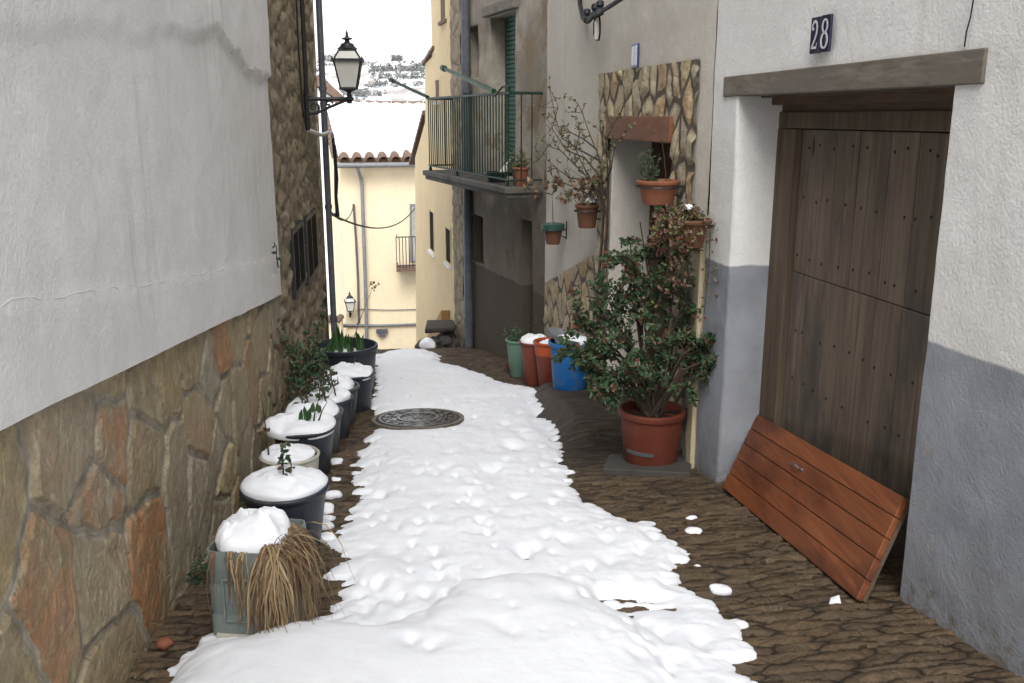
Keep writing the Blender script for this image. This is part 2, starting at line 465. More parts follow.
M['enamel'] = simple('navy_enamel', (.018, .016, .045), .25, .2, 8, spec=.5)
M['enamel_white'] = simple('white_enamel', (.55, .56, .58), .3, .1, 8, spec=.5)
M['enamel_blue'] = simple('blue_enamel', (.035, .045, .17), .3, .2, 8, spec=.5)
M['paper'] = simple('paper_scrap', (.75, .75, .8), .8, .08)
M['void'] = simple('dark_interior', (.012, .012, .013), .8, .2)
M['glass_dark'] = simple('dusty_pane', (.012, .012, .012), .9, .3, spec=.05)
M['foam_lamp'] = simple('frosted_lamp_glass', (.55, .54, .49), .35, .08, 5, .02)

def snow_mat():
    n = NT('snow'); p = n.pos()
    a = n.noise(p, 9, 5, .55); b = n.noise(p, 60, 4, .6); c = n.noise(p, 330, 2, .5)
    h = n.math('ADD', n.math('ADD', n.math('MULTIPLY', a, 1.2), n.math('MULTIPLY', b, .35)), n.math('MULTIPLY', c, .12))
    col = n.mix(n.rng(n.noise(p, 3.0, 6, .65), .55, .75, 0, .25), (.77, .79, .83), (.67, .69, .725))
    m = n.done(col, .55, n.bump(h, .35, .012), .2)
    n.b.inputs['Subsurface Weight'].default_value = .15
    n.b.inputs['Subsurface Radius'].default_value = (.03, .04, .05)
    n.b.inputs['Subsurface Scale'].default_value = .3
    return m
M['snow'] = snow_mat()

def leaf_mat(name, cols, rough=.5):
    n = NT(name); k = len(cols)
    col = n.ramp(n.island(), [((i + .5) / k, c) for i, c in enumerate(cols)])
    m = n.done(col, rough, None, .3)
    n.b.inputs['Transmission Weight'].default_value = 0.0
    return m
M['leaf'] = leaf_mat('rose_leaf', [(.022, .05, .022), (.035, .072, .03), (.055, .1, .045), (.028, .06, .028), (.07, .1, .05), (.09, .04, .025), (.04, .078, .034)])
M['leaf_red'] = leaf_mat('reddish_leaf', [(.12, .03, .02), (.09, .045, .025), (.05, .06, .025), (.16, .06, .04)])
M['leaf_dry'] = leaf_mat('dry_leaf', [(.19, .11, .06), (.13, .075, .04), (.26, .18, .10), (.09, .055, .03), (.07, .075, .035)])
M['leaf_lime'] = leaf_mat('pale_vine_leaf', [(.11, .12, .045), (.15, .14, .06), (.08, .09, .035), (.16, .11, .06)])
M['straw'] = leaf_mat('dead_grass', [(.30, .215, .115), (.16, .10, .05), (.09, .052, .028), (.38, .30, .18), (.065, .04, .025), (.2, .135, .075), (.11, .065, .035)], .8)
M['sprout'] = leaf_mat('green_sprout', [(.035, .09, .03), (.05, .11, .04), (.03, .07, .025)])
M['bark'] = simple('twig_bark', (.06, .045, .032), .85, .4, 40, .4)
M['scrub'] = leaf_mat('winter_scrub', [(.13, .14, .14), (.17, .175, .17), (.19, .18, .16), (.11, .125, .13)], .9)  # colours paled to grey blue, standing in for distance haze
M['flower'] = leaf_mat('dry_flower', [(.13, .028, .024), (.16, .11, .07), (.10, .03, .022), (.2, .15, .11)])

# ------------------------------------------------------------------ world, sun, camera
w = bpy.data.worlds.new('World'); scene.world = w; w.use_nodes = True
wt = w.node_tree; wt.nodes.clear()
wo = wt.nodes.new('ShaderNodeOutputWorld'); bg = wt.nodes.new('ShaderNodeBackground')
sky = wt.nodes.new('ShaderNodeTexSky'); sky.sky_type = 'NISHITA'; sky.sun_disc = False
SUN_EL, SUN_ROT = R(50), R(177)
sky.sun_elevation = SUN_EL; sky.sun_rotation = SUN_ROT
sky.air_density = 1.0; sky.dust_density = 3.0; sky.ozone_density = 1.0
hs = wt.nodes.new('ShaderNodeHueSaturation'); hs.inputs['Saturation'].default_value = .22
wt.links.new(sky.outputs[0], hs.inputs['Color']); wt.links.new(hs.outputs[0], bg.inputs['Color'])
bg.inputs['Strength'].default_value = .15
wt.links.new(bg.outputs[0], wo.inputs[0])
sl = bpy.data.lights.new('sun', 'SUN'); sl.energy = 1.0; sl.angle = R(45); sl.color = (1, .98, .95)
so = bpy.data.objects.new('sun', sl); COL.objects.link(so)
sd = Vector((math.sin(SUN_ROT) * math.cos(SUN_EL), math.cos(SUN_ROT) * math.cos(SUN_EL), math.sin(SUN_EL)))
so.rotation_euler = (-sd).to_track_quat('-Z', 'Y').to_euler(); so.location = (0, 0, 30)

cam = bpy.data.cameras.new('camera'); co = bpy.data.objects.new('camera', cam); COL.objects.link(co)
co.location = (0, 0, CAMZ); co.rotation_euler = (R(90) - PITCH, 0, 0)
cam.sensor_width = 36; cam.lens = 36 * F_PX / 1024; cam.clip_start = .05; cam.clip_end = 6000
scene.camera = co
scene.view_settings.view_transform = 'Standard'; scene.view_settings.look = 'None'
scene.view_settings.exposure = 1.30; scene.view_settings.gamma = 1.0
scene.cycles.use_denoising = True
scene.cycles.max_bounces = 8; scene.cycles.diffuse_bounces = 6

# ------------------------------------------------------------------ street of schist cobbles
def rows(a, b, k, mn):
    r = [a]
    while r[-1] < b: r.append(r[-1] + max(mn, k * r[-1]))
    return np.array(r)
U = np.concatenate([np.linspace(-6, 1.4, 16), rows(1.5, 14.5, .0036, .007), np.linspace(14.7, 27, 28)])
S = np.concatenate([np.linspace(-4, -1.2, 6), np.arange(-1.15, 2.25, .0125), np.linspace(2.35, 4, 6)])
UU, SS = np.meshgrid(U, S, indexing='ij')
su, ss = .056, .27
gu, gs = np.meshgrid(np.arange(-7, 28, su), np.arange(-1.6, 2.9, ss), indexing='ij')
gs = gs + (np.arange(gs.shape[0]) % 2)[:, None] * ss * .5
seeds = np.stack([(gu + rng.uniform(-.42, .42, gu.shape) * su).ravel() / su, (gs + rng.uniform(-.45, .45, gs.shape) * ss).ravel() / ss], 1)
seeds = seeds[rng.random(len(seeds)) > .22]
wu = UU + .016 * fbm(SS * 5, UU * 8, 0, 3, 3) + .007 * fbm(SS * 22, UU * 14, 0, 2, 6) + .03 * vnoise(SS * 1.6, UU * 1.2, 0, 5)
ws = SS + .03 * fbm(SS * 7, UU * 9, 0, 3, 9)
ci, ce = voro(np.stack([wu.ravel() / su, ws.ravel() / ss], 1), seeds, 3.0)
ci = ci.reshape(UU.shape); ce = ce.reshape(UU.shape)
sid = rng.random(len(seeds)); hgt = rng.uniform(.2, 1.0, len(seeds)); tl = rng.uniform(-1, 1, (len(seeds), 2))
smooth_patch = np.clip(sstep(.75, 1.0, SS) * sstep(5.2, 6.2, UU) * sstep(9.6, 8.6, UU), 0, 1)       # worn mortar apron by the pots
du = (wu / su - seeds[ci][..., 0]); dv = (ws / ss - seeds[ci][..., 1])
stone = sstep(.03, .36, ce)
edge_rag = fbm(UU * 40, SS * 22, 0, 3, 21)
REL = (.015 * stone * (.45 + .55 * hgt[ci]) + stone * (tl[ci][..., 0] * du * .014 + tl[ci][..., 1] * dv * .014) + .0055 * edge_rag + .004 * fbm(UU * 90, SS * 60, 0, 2, 4)) * (1 - .85 * smooth_patch)
REL += .018 * fbm(UU * .8, SS * 1.1, 0, 2, 31)
fade = sstep(1.2, 1.6, UU) * sstep(15, 13.5, UU)
APR = .15 * sstep(1.02, 1.32, SS) * sstep(5.9, 7.0, UU) * sstep(9.0, 8.5, UU)
REL = REL * fade + APR
ZB = ground_z(UU)
XX, YY = -.111 * UU + .994 * SS, .994 * UU + .111 * SS
def quads(h, w_, off=0):
    i, j = np.meshgrid(np.arange(h - 1), np.arange(w_ - 1), indexing='ij')
    a = (i * w_ + j).ravel() + off
    return np.stack([a, a + 1, a + 1 + w_, a + w_], 1)[:, ::-1]
V = np.stack([XX, YY, ZB + REL], -1).reshape(-1, 3)
me = mesh_data('street', V, quads(*UU.shape)[:, ::-1], [M['cobble']], None, True,
               {'sid': sid[ci].ravel(), 'mort': np.maximum(.75 * (1 - sstep(.03, .13, ce)), smooth_patch * .8).ravel()})
if me.polygons[len(me.polygons) // 2].normal.z < 0: me.flip_normals()
tag(link('street', me), kind='structure')

# ------------------------------------------------------------------ trodden snow on the street
def gpoly(pts):
    return [to_us(*on_ground(px, py)[:2]) for px, py in pts]
snow_px = [(372, 357), (400, 351), (424, 350), (434, 354), (442, 363), (470, 372), (488, 377), (505, 385), (526, 389), (544, 396), (554, 416), (561, 431), (558, 452),
           (568, 485), (592, 505), (612, 519), (650, 526), (672, 540), (689, 556), (680, 573), (690, 592), (706, 603), (724, 612), (737, 632), (749, 655), (736, 671), (748, 700)]
left_px = [(160, 700), (176, 662), (202, 643), (232, 628), (282, 631), (326, 620), (336, 600), (330, 576), (347, 561), (330, 546), (336, 539), (351, 520), (362, 500), (358, 480),
           (360, 460), (364, 440), (377, 433), (372, 418), (374, 400), (379, 378)]
poly = gpoly(snow_px) + [(.6, .75), (-3, .8), (-3, -.9), (.6, -.75)] + gpoly(left_px)
sd = sdist(UU, SS, poly)
mx = 7.579, .034
md = np.hypot((UU - mx[0]) / 1.12, SS - mx[1])
# ragged edge drawn out along the gaps between the stones
ragged = .075 * fbm(UU * 9, SS * 3.5, 0, 3, 41) + .05 * fbm(UU * 22, SS * 13, 0, 2, 43)
d = sd + ragged * sstep(.35, .0, np.abs(sd))
d = np.minimum(d, (md - .40) + .02 * fbm(UU * 8, SS * 8, 0, 2, 47))
for gp in ([(600, 600), (640, 601), (668, 604), (640, 605)], [(606, 609), (640, 608), (662, 611), (630, 613)]):
    d = np.minimum(d, -sdist(UU, SS, gpoly(gp)) - .004 + .02 * fbm(UU * 16, SS * 6, 0, 3, 51))
strip = gpoly([(350, 408), (376, 410), (382, 430), (352, 440)])
d = np.minimum(d, -sdist(UU, SS, strip) + .02)
d = d - 1.6 * APR
T = .042 * (1 - np.exp(-np.maximum(d, 0) / .11)) * (1 + .0 * d) + .4 * np.minimum(d, 0)
mound = gpoly([(176, 668), (300, 636), (380, 640), (430, 618), (452, 600), (484, 591), (540, 587), (592, 590), (606, 612), (640, 634), (660, 660), (676, 700)]) + [(-3, .45), (-3, -.85)]
dm = sdist(UU, SS, mound) + .05 * fbm(UU * 5, SS * 5, 0, 3, 61)
T += (d > -.02) * .095 * (1 - np.exp(-np.maximum(dm, 0) / .10))
inner = sstep(.0, .12, d) * (1 - .62 * sstep(.03, .22, dm))
T += inner * (.018 * fbm(UU * 3.0, SS * 3.4, 0, 3, 71) + .014 * (np.abs(fbm(UU * 4.6, SS * 8.5, 0, 2, 73)) - .25) + .004 * (np.abs(fbm(UU * 12, SS * 22, 0, 2, 79)) - .2) + .0025 * fbm(UU * 55, SS * 45, 0, 2, 75))
ridge = vnoise(UU * 9 + .6 * vnoise(SS * 2, UU * 2, 0, 80), SS * 2.0, 0, 77)
T += inner * .003 * (np.abs(ridge) ** .8) * sstep(2.6, 3.6, UU)
pr_ = np.random.default_rng(5)
pits = [(490, 478, .10, .045), (540, 419, .10, .04), (527, 443, .075, .035), (519, 452, .07, .03), (508, 450, .06, .03), (450, 460, .05, .025), (437, 480, .06, .03), (400, 478, .05, .02), (468, 490, .05, .02),
        (383, 502, .04, .035), (418, 480, .04, .02), (396, 560, .05, .02), (436, 560, .05, .02), (520, 560, .06, .02), (570, 548, .06, .025), (600, 545, .05, .02), (620, 565, .06, .02), (412, 672, .035, .06),
        (640, 560, .05, .025), (660, 640, .05, .03), (700, 650, .05, .03), (480, 540, .05, .015), (350, 590, .04, .02), (560, 500, .05, .02), (600, 655, .05, .012)]
for i in range(330):
    pits.append((pr_.uniform(360, 700), pr_.uniform(380, 605) if i % 5 else pr_.uniform(600, 683), pr_.uniform(.014, .045), pr_.uniform(.008, .028)))
for px, py, r, dep in pits:
    g = on_ground(px, py); pu, ps = to_us(g.x, g.y)
    q = ((UU - pu) / (r * 1.7)) ** 2 + ((SS - ps) / (r * .95)) ** 2
    T -= dep * np.exp(-q * 1.2) * (q < 9) * (1 - .6 * sstep(.05, .2, dm))
T = np.maximum(T, -.03)
T -= .03 * (1 - sstep(-.02, .0, d)) * (d < 0)
keep_v = T > -.012
cellk = keep_v[:-1, :-1] | keep_v[1:, :-1] | keep_v[:-1, 1:] | keep_v[1:, 1:]
Q = quads(*UU.shape)[:, ::-1].reshape(UU.shape[0] - 1, UU.shape[1] - 1, 4)[cellk]
used = np.unique(Q); remap = -np.ones(UU.size, int); remap[used] = np.arange(len(used))
Vs = np.stack([XX, YY, ZB + APR + .010 * fade + T], -1).reshape(-1, 3)[used]
me = mesh_data('snow', Vs, remap[Q], [M['snow']], None, True)
if me.polygons[len(me.polygons) // 2].normal.z < 0: me.flip_normals()
tag(link('snow', me), 'white trodden snow with ragged edges lying down the middle of the alley', 'snow', kind='stuff')

# ------------------------------------------------------------------ terrain to the horizon with the snowy hillside
def terr(x, y):
    u, s = to_us(x, y)
    z = np.where(u < 12.4, -.124 * np.maximum(u, -60), 0)
    z = np.where(u >= 12.4, np.maximum(ground_z(np.minimum(u, 40)), -9.5), z) - .16
    z = z - 5.0 * sstep(30, 90, y) 
    rd = np.hypot(x, y)
    hill = sstep(95, 345, y + .18 * x) * 36.0
    hill = hill + sstep(330, 1500, y) * 14 + 2.2 * fbm(x / 70, y / 70, 0, 3, 5) * sstep(110, 200, y)
    st = 2.6
    k = hill / st; fl = np.floor(k); fr = k - fl
    terr_ = (fl + np.where(fr < .78, fr * .35, .273 + (fr - .78) / .22 * .727)) * st
    hill = hill + (terr_ - hill) * sstep(100, 160, y) * sstep(420, 350, y)
    return z + hill
def tgrid(xs, ys):
    X_, Y_ = np.meshgrid(xs, ys, indexing='xy')
    return X_, Y_, terr(X_, Y_)
xs = np.concatenate([-np.geomspace(3000, 130, 20), np.linspace(-120, 60, 200), np.geomspace(66, 3000, 24)])
ys = np.concatenate([-np.geomspace(600, 12, 10), np.linspace(-8, 60, 60), np.linspace(62, 380, 420), np.geomspace(390, 4000, 30)])
X_, Y_, Z_ = tgrid(xs, ys)
n = NT('hillside'); p = n.pos(); nz = n.sep(n.normal())[2]
steep = n.rng(nz, .93, .80)
nn = n.noise(p, .045, 7, .68); n2 = n.noise(p, .35, 6, .7)
bare = n.math('MAXIMUM', n.math('MULTIPLY', steep, n.rng(n2, .38, .52)), n.rng(n.math('ADD', nn, n.math('MULTIPLY', n.math('SUBTRACT', n2, .5), .5)), .53, .60))
col = n.mix(bare, (.80, .82, .86), n.ramp(n2, [(.3, (.19, .19, .19)), (.55, (.27, .25, .235)), (.75, (.24, .245, .24))]))
M['hill'] = n.done(col, .9, n.bump(n2, .5, .6), .1)
me = mesh_data('terrain', np.stack([X_, Y_, Z_], -1).reshape(-1, 3), quads(*X_.shape)[:, ::-1], [M['hill']], None, False)
if me.polygons[len(me.polygons) // 2].normal.z < 0: me.flip_normals()
tag(link('terrain', me), kind='structure')

def leaf(mb, p, d, nrm, L, wd, mi=0, fold=.25):
    d = Vector(d).normalized(); s = d.cross(Vector(nrm))
    if s.length < 1e-4: s = d.orthogonal()
    s.normalize(); up = s.cross(d)
    p = Vector(p)
    t = p + d * L - up * L * .15
    l1 = p + d * L * .3 + s * wd * .5 + up * wd * fold; l2 = p + d * L * .7 + s * wd * .42 + up * wd * fold * .8
    r1 = p + d * L * .3 - s * wd * .5 + up * wd * fold; r2 = p + d * L * .7 - s * wd * .42 + up * wd * fold * .8
    mb.add([p, l1, l2, t, r2, r1], [(0, 1, 2, 3), (0, 3, 4, 5)], mi)

def rvec(rg=random):
    while True:
        v = Vector((rg.uniform(-1, 1), rg.uniform(-1, 1), rg.uniform(-1, 1)))
        if .05 < v.length < 1: return v.normalized()

# scrub on the terraces: nobody could count it
rs = np.random.default_rng(21); pts_v = []; pts_f = []
cnt = 0
for i in range(3200):
    y = rs.uniform(130, 345); x = rs.uniform(-.29, -.06) * y + rs.uniform(-8, 8)
    if fbm(np.array([x / 26.]), np.array([y / 20.]), 0, 3, 91)[0] < .03: continue
    z = float(terr(np.array([x]), np.array([y]))[0]); r = rs.uniform(.5, 1.7)
    for k in range(16):
        c = np.array([x, y, z + r * .55]) + rs.normal(0, 1, 3) * np.array([r, r, r * .5]) * .6
        a = rs.normal(0, 1, 3); a /= np.linalg.norm(a); b = np.cross(a, rs.normal(0, 1, 3)); b /= np.linalg.norm(b) + 1e-6
        q = r * rs.uniform(.16, .42)
        pts_f.append([len(pts_v) + j for j in range(4)])
        pts_v += [c - a * q, c - b * q * .7, c + a * q, c + b * q * .7]
me = mesh_data('scrub', pts_v, pts_f, [M['scrub']])
tag(link('scrub', me), 'grey green winter scrub scattered over the snowy far hillside', 'scrub', kind='stuff')

def far_tree(x, y, h, wd, seed, label):
    rg = random.Random(seed)
    z = float(terr(np.array([x]), np.array([y]))[0]) - .1
    t = thing('tree', label, 'tree', (x, y, z), 'trees on the hill crest')
    m = MB(); m.tube([(x, y, z), (x + .1, y, z + h * .4), (x, y, z + h * .8)], [.16, .12, .04], 6); m.build('trunk', M['bark'], t)
    m = MB()
    for i in range(420):
        v = rvec(rg) * rg.uniform(.3, 1) ** .5
        bump_ = 1 + .25 * math.sin(5 * v.x + seed) * math.cos(4 * v.z)
        c = Vector((x + v.x * wd * bump_, y + v.y * wd, z + h * .62 + v.z * h * .36 * bump_))
        leaf(m, c, rvec(rg), rvec(rg), rg.uniform(.35, .7), .4)
    m.build('crown', M['scrub'], t)
T1 = at(440, 52, 335); far_tree(T1.x, 335, 5.2, 4.2, 1, 'dark round tree on the hill crest beside the tall yellow wall')
T1 = at(397, 55, 345); far_tree(T1.x, 345, 3.4, 2.4, 2, 'small dark tree alone on the hill crest')
T1 = at(331, 58, 338); far_tree(T1.x, 338, 3.4, 5.5, 3, 'low wide tree on the hill crest left of the big lantern')

# ------------------------------------------------------------------ stone relief sheets
def relief(name, W, y0, y1, dy, zlo, zhi, nz, sx, sz, parent, mat, hmax=.03, gap=.022, shear=0.0, seed=1, mask=None, base_o=0.0, drop=.2, warp=.03, special=None, sharp=1.3, tiltk=.55, lump=.006, seal=None):
    r = np.random.default_rng(seed)
    ys_ = np.arange(y0, y1 + dy * .5, dy) if np.isscalar(dy) else dy
    vv = np.linspace(0, 1, nz)
    Yg = np.repeat(ys_[:, None], nz, 1)
    zl = zlo(Yg) if callable(zlo) else zlo; zh = zhi(Yg) if callable(zhi) else zhi
    Zg = zl + (zh - zl) * vv[None] + 0 * Yg
    zs_ = Zg + shear * Yg
    a, b = np.meshgrid(np.arange(ys_.min() - 2 * sx, ys_.max() + 2 * sx, sx), np.arange(zs_.min() - 2 * sz, zs_.max() + 2 * sz, sz), indexing='ij')
    b = b + (np.arange(a.shape[0]) % 2)[:, None] * sz * .5
    sd_ = np.stack([(a + r.uniform(-.45, .45, a.shape) * sx).ravel() / sx, (b + r.uniform(-.45, .45, b.shape) * sz).ravel() / sz], 1)
    sd_ = sd_[r.random(len(sd_)) > drop]
    wy = Yg + warp * fbm(Yg * 5, zs_ * 5, 0, 3, seed + 1); wz = zs_ + warp * fbm(Yg * 5, zs_ * 5, 0, 3, seed + 2)
    ci_, ce_ = voro(np.stack([wy.ravel() / sx, wz.ravel() / sz], 1), sd_)
    ci_ = ci_.reshape(Yg.shape); dd = ce_.reshape(Yg.shape) * min(sx, sz)
    sid_ = r.random(len(sd_))
    if special:
        for (py_, pz_, val) in special:
            k = np.argmin((sd_[:, 0] * sx - py_) ** 2 + (sd_[:, 1] * sz - (pz_ + shear * py_)) ** 2); sid_[k] = val
    tl_ = r.uniform(-1, 1, (len(sd_), 2)); hh = r.uniform(.5, 1, len(sd_))
    e = sstep(gap * .55, gap * .55 + hmax * sharp, dd + .006 * fbm(Yg * 25, Zg * 25, 0, 2, seed + 5))
    o = hmax * e * hh[ci_] + e * (tl_[ci_][..., 0] * (wy / sx - sd_[ci_][..., 0]) + tl_[ci_][..., 1] * (wz / sz - sd_[ci_][..., 1])) * hmax * tiltk
    o = o + lump * fbm(Yg * 9, Zg * 9, 0, 4, seed + 3) + e * lump * .8 * fbm(Yg * 30, Zg * 22, 0, 3, seed + 4)
    o = o + base_o
    Xw = W.k + W.m * Yg + o * W.n[0]; Yw = Yg + o * W.n[1]
    Vv = np.stack([Xw, Yw, Zg], -1).reshape(-1, 3)
    Qq = quads(*Yg.shape)
    if mask is not None:
        k = mask(Yg, Zg); kc = (k[:-1, :-1] & k[1:, :-1] & k[:-1, 1:] & k[1:, 1:]).ravel()
        Qq = Qq[kc]
    me = mesh_data(name, Vv, Qq, [mat], None, True, {'sid': sid_[ci_].ravel(), 'mort': (1 - sstep(gap * .4, gap * .75, dd)).ravel()})
    nrm = me.polygons[len(me.polygons) // 2].normal
    if nrm.x * W.n[0] + nrm.y * W.n[1] < 0: me.flip_normals()
    return link(name, me, parent)

def sheet(name, W, ys_, zs_, openings, parent, mat, depth=.33, amp=.006, off=None, wob=.004, seed=3, bot=None):
    """wall face as a grid with real openings (ya, yb, za, zb) and their reveals"""
    ys_ = list(ys_); zs_ = list(zs_)
    for (a, b, c, d_) in openings:
        for v in (a, b): ys_ += [v - .014, v, v + .014]
        for v in (c, d_): zs_ += [v - .014, v, v + .014]
    ys_ = np.unique(np.round([y for y in ys_], 4)); zs_ = np.unique(np.round(zs_, 4))
    Yg, Zg = np.meshgrid(ys_, zs_, indexing='ij')
    if bot is not None: Zg = np.maximum(Zg, bot(Yg))
    o = amp * fbm(Yg * 1.3, Zg * 1.3, 0, 3, seed) + amp * .35 * fbm(Yg * 6, Zg * 6, 0, 3, seed + 1)
    if off is not None: o = o + off(Yg, Zg)
    m = MB(); hole = np.zeros((len(ys_) - 1, len(zs_) - 1), bool)
    yc = (ys_[:-1] + ys_[1:]) / 2; zc = (zs_[:-1] + zs_[1:]) / 2
    for (a, b, c, d_) in openings:
        hole |= ((yc > a) & (yc < b))[:, None] & ((zc > c) & (zc < d_))[None]
        on = (np.isclose(Yg, a) | np.isclose(Yg, b)) & (Zg >= c - 1e-4) & (Zg <= d_ + 1e-4) | (np.isclose(Zg, c) | np.isclose(Zg, d_)) & (Yg >= a - 1e-4) & (Yg <= b + 1e-4)
        o = np.where(on, o - .009, o)
    Yw = Yg + wob * fbm(Yg * 3, Zg * 3, 0, 2, seed + 2); Zw = Zg + wob * fbm(Yg * 3, Zg * 3, 0, 2, seed + 4)
    Vv = np.stack([W.k + W.m * Yw + o * W.n[0], Yw + o * W.n[1], Zw], -1)
    h, w_ = Yg.shape
    vlist = [tuple(q) for q in Vv.reshape(-1, 3)]; faces = []
    fl = W.n[0] > 0
    for i in range(h - 1):
        for j in range(w_ - 1):
            if hole[i, j]: continue
            q = (i * w_ + j, (i + 1) * w_ + j, (i + 1) * w_ + j + 1, i * w_ + j + 1)
            faces.append(q if not fl else q[::-1])
    faces = [f[::-1] for f in faces] 
    nn_ = Vector((W.n[0], W.n[1], 0))
    for (a, b, c, d_) in openings:
        ia, ib = [int(np.argmin(abs(ys_ - v))) for v in (a, b)]; jc, jd = [int(np.argmin(abs(zs_ - v))) for v in (c, d_)]
        for chain in ([(ia, j) for j in range(jc, jd + 1)], [(ib, j) for j in range(jc, jd + 1)], [(i, jc) for i in range(ia, ib + 1)], [(i, jd) for i in range(ia, ib + 1)]):
            prev = None
            for (i, j) in chain:
                p0 = Vector(vlist[i * w_ + j])
                ring = [i * w_ + j]
                for q in (.012, depth * .5, depth):
                    vlist.append(tuple(p0 - nn_ * q + Vector((0, 0, 0)))); ring.append(len(vlist) - 1)
                if prev:
                    for k in range(3): faces.append((prev[k], ring[k], ring[k + 1], prev[k + 1]))
                prev = ring
    me = mesh_data(name, vlist, faces, [mat], None, True)
    me.set_sharp_from_angle(angle=R(40))
    return link(name, me, parent)

def lin(a, b, st): return list(np.linspace(a, b, max(2, int(round((b - a) / st)) + 1)))

# ------------------------------------------------------------------ LEFT: white plastered house on a flagstone plinth
HL = thing('plastered_house', 'white plastered house wall above a plinth of brown flagstones', 'house', LW.p(2.2, 0, gz(-1.3, 2.2)))
LEDGE = [LW.hit(*q) for q in [(0, 26), (40, 33), (65, 33), (100, 33), (128, 36), (150, 34), (168, 33), (190, 35), (205, 32), (218, 38), (232, 55), (243, 72), (252, 76), (262, 78), (272, 76)]]
LOW = [LW.hit(*q) for q in [(0, 302), (80, 293), (160, 282), (220, 270), (277, 257)]]
def ledge_off(Y, Z):
    zu = np.interp(Y, [a for a, b in LEDGE], [b for a, b in LEDGE]) + .03 * fbm(Y * 6, Y * 0, 0, 3, 13)
    zl = np.interp(Y, [a for a, b in LOW], [b for a, b in LOW]) + .012 * fbm(Y * 9, Y * 0, 0, 2, 14)
    rag = sstep(3.9, 5.2, Y)
    o = (.008 + .020 * rag) * sstep(-.015, .015, Z - zu)
    o = o + .006 * sstep(.01, -.012, Z - zl)
    o = o + .006 * fbm(Y * 1.6, Z * 1.6, 0, 3, 15) + .004 * fbm(Y * 9, Z * 9, 0, 3, 16)
    o = o + .02
    ptop = .84 - .123 * Y - .273 + .0
    return o
ptop = lambda Y: 1.6 - .76 - .123 * (Y - 2.22)
def bot_left(Y): return ptop(Y) + .005 * fbm(Y * 2, Y * 0, 0, 3, 17)
yl = lin(-5, 1.5, .5) + lin(1.6, 7.2, .03)
zl_ = lin(-.05, 3.4, .03) + lin(3.6, 5.0, .35)
PL = sheet('plaster_wall', LW, yl, zl_, [], HL, M['plaster_left'], amp=.0, off=ledge_off, bot=bot_left, wob=0)
m = MB()
yy_ = lin(-5, 7.2, .05)
for a, b in zip(yy_[:-1], yy_[1:]):      # under edge of the thick plaster coat
    m.add([LW.p(a, .026, float(bot_left(np.array([a]))[0])), LW.p(b, .026, float(bot_left(np.array([b]))[0])), LW.p(b, -.03, float(bot_left(np.array([b]))[0]) - .004), LW.p(a, -.03, float(bot_left(np.array([a]))[0]) - .004)], [(0, 1, 2, 3)])
m.build('plaster_edge', M['plaster_left'], HL)
yy_ = np.arange(1.6, 7.15, .03); zz_ = np.interp(yy_, [a for a, b in LOW], [b for a, b in LOW]) + .012 * fbm(yy_ * 9, yy_ * 0, 0, 2, 14)
oo_ = ledge_off(yy_, zz_); m = MB()           # trowelled lip where the lower coat ends
m.tube([LW.p(a, o_ - .0005, z_) for a, o_, z_ in zip(yy_, oo_, zz_)], [.0018 + .0022 * v for v in np.abs(fbm(yy_ * 5, yy_ * 0, 0, 2, 19))], 6)
m.build('plaster_lip', M['plaster_left'], HL, smooth=True)
yp = np.concatenate([np.linspace(-5, 1.4, 40), rows(1.5, 7.25, .0028, .005)])
special = [(*LW.hit(35, 545), .68), (*LW.hit(110, 480), .40), (*LW.hit(160, 520), .545), (*LW.hit(255, 380), .68)]
relief('stone_plinth', LW, -5, 7.2, yp, lambda Y: ptop(Y) - 1.32, lambda Y: ptop(Y) + .03, 190, .37, .34, HL, M['plinth'], hmax=.018, gap=.034, shear=.123, seed=8, drop=.32, warp=.05, sharp=.5, tiltk=.8, special=special, base_o=-.012, lump=.004)
m = MB(); m.wbox(LW, -5, 7.17, -4, -.06, -3.2, 4.98); m.build('house_body', M['plaster_left'], HL)
m = MB(); m.wbox(LW, -5.1, 7.3, -4.3, .3, 5.02, 5.14); m.build('roof', M['tile'], HL)

# ------------------------------------------------------------------ LEFT: rough stone house further down
HS = thing('stone_house', 'narrow brown rubble stone house with two small dark windows and a lantern', 'house', LW.p(9.4, 0, -1.2))
wins = []
for (xa, xb, yt, yb) in ((293, 303.5, 227, 291), (307.3, 317, 214, 276)):
    ya = LW.hit(xa, 255)[0]; yb_ = LW.hit(xb, 250)[0]
    xm = (xa + xb) / 2
    wins.append((ya, yb_, LW.hit(xm, yb)[1], LW.hit(xm, yt)[1]))
def win_mask(Y, Z):
    k = np.ones(Y.shape, bool)
    for (a, b, c, d_) in wins: k &= ~((Y > a) & (Y < b) & (Z > c) & (Z < d_))
    return k
YE = 11.45
relief('rubble_wall', LW, 7.18, YE, .03, -2.6, 3.6, 190, .30, .17, HS, M['rubble'], hmax=.035, gap=.03, seed=23, drop=.15, warp=.08, mask=win_mask, lump=.016, base_o=-.03)
m = MB()
m.wbox(LW, 7.22, YE - .02, -4, -.22, -6, 6.2); m.wbox(LW, 7.18, YE, -.22, -.02, 3.55, 6.2); m.wbox(LW, YE - .12, YE - .005, -.22, -.0, -6, 3.55)
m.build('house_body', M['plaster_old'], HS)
m = MB(); m.wbox(LW, 7.0, YE + .2, -4.3, .35, 6.22, 6.34); m.build('roof', M['tile'], HS)
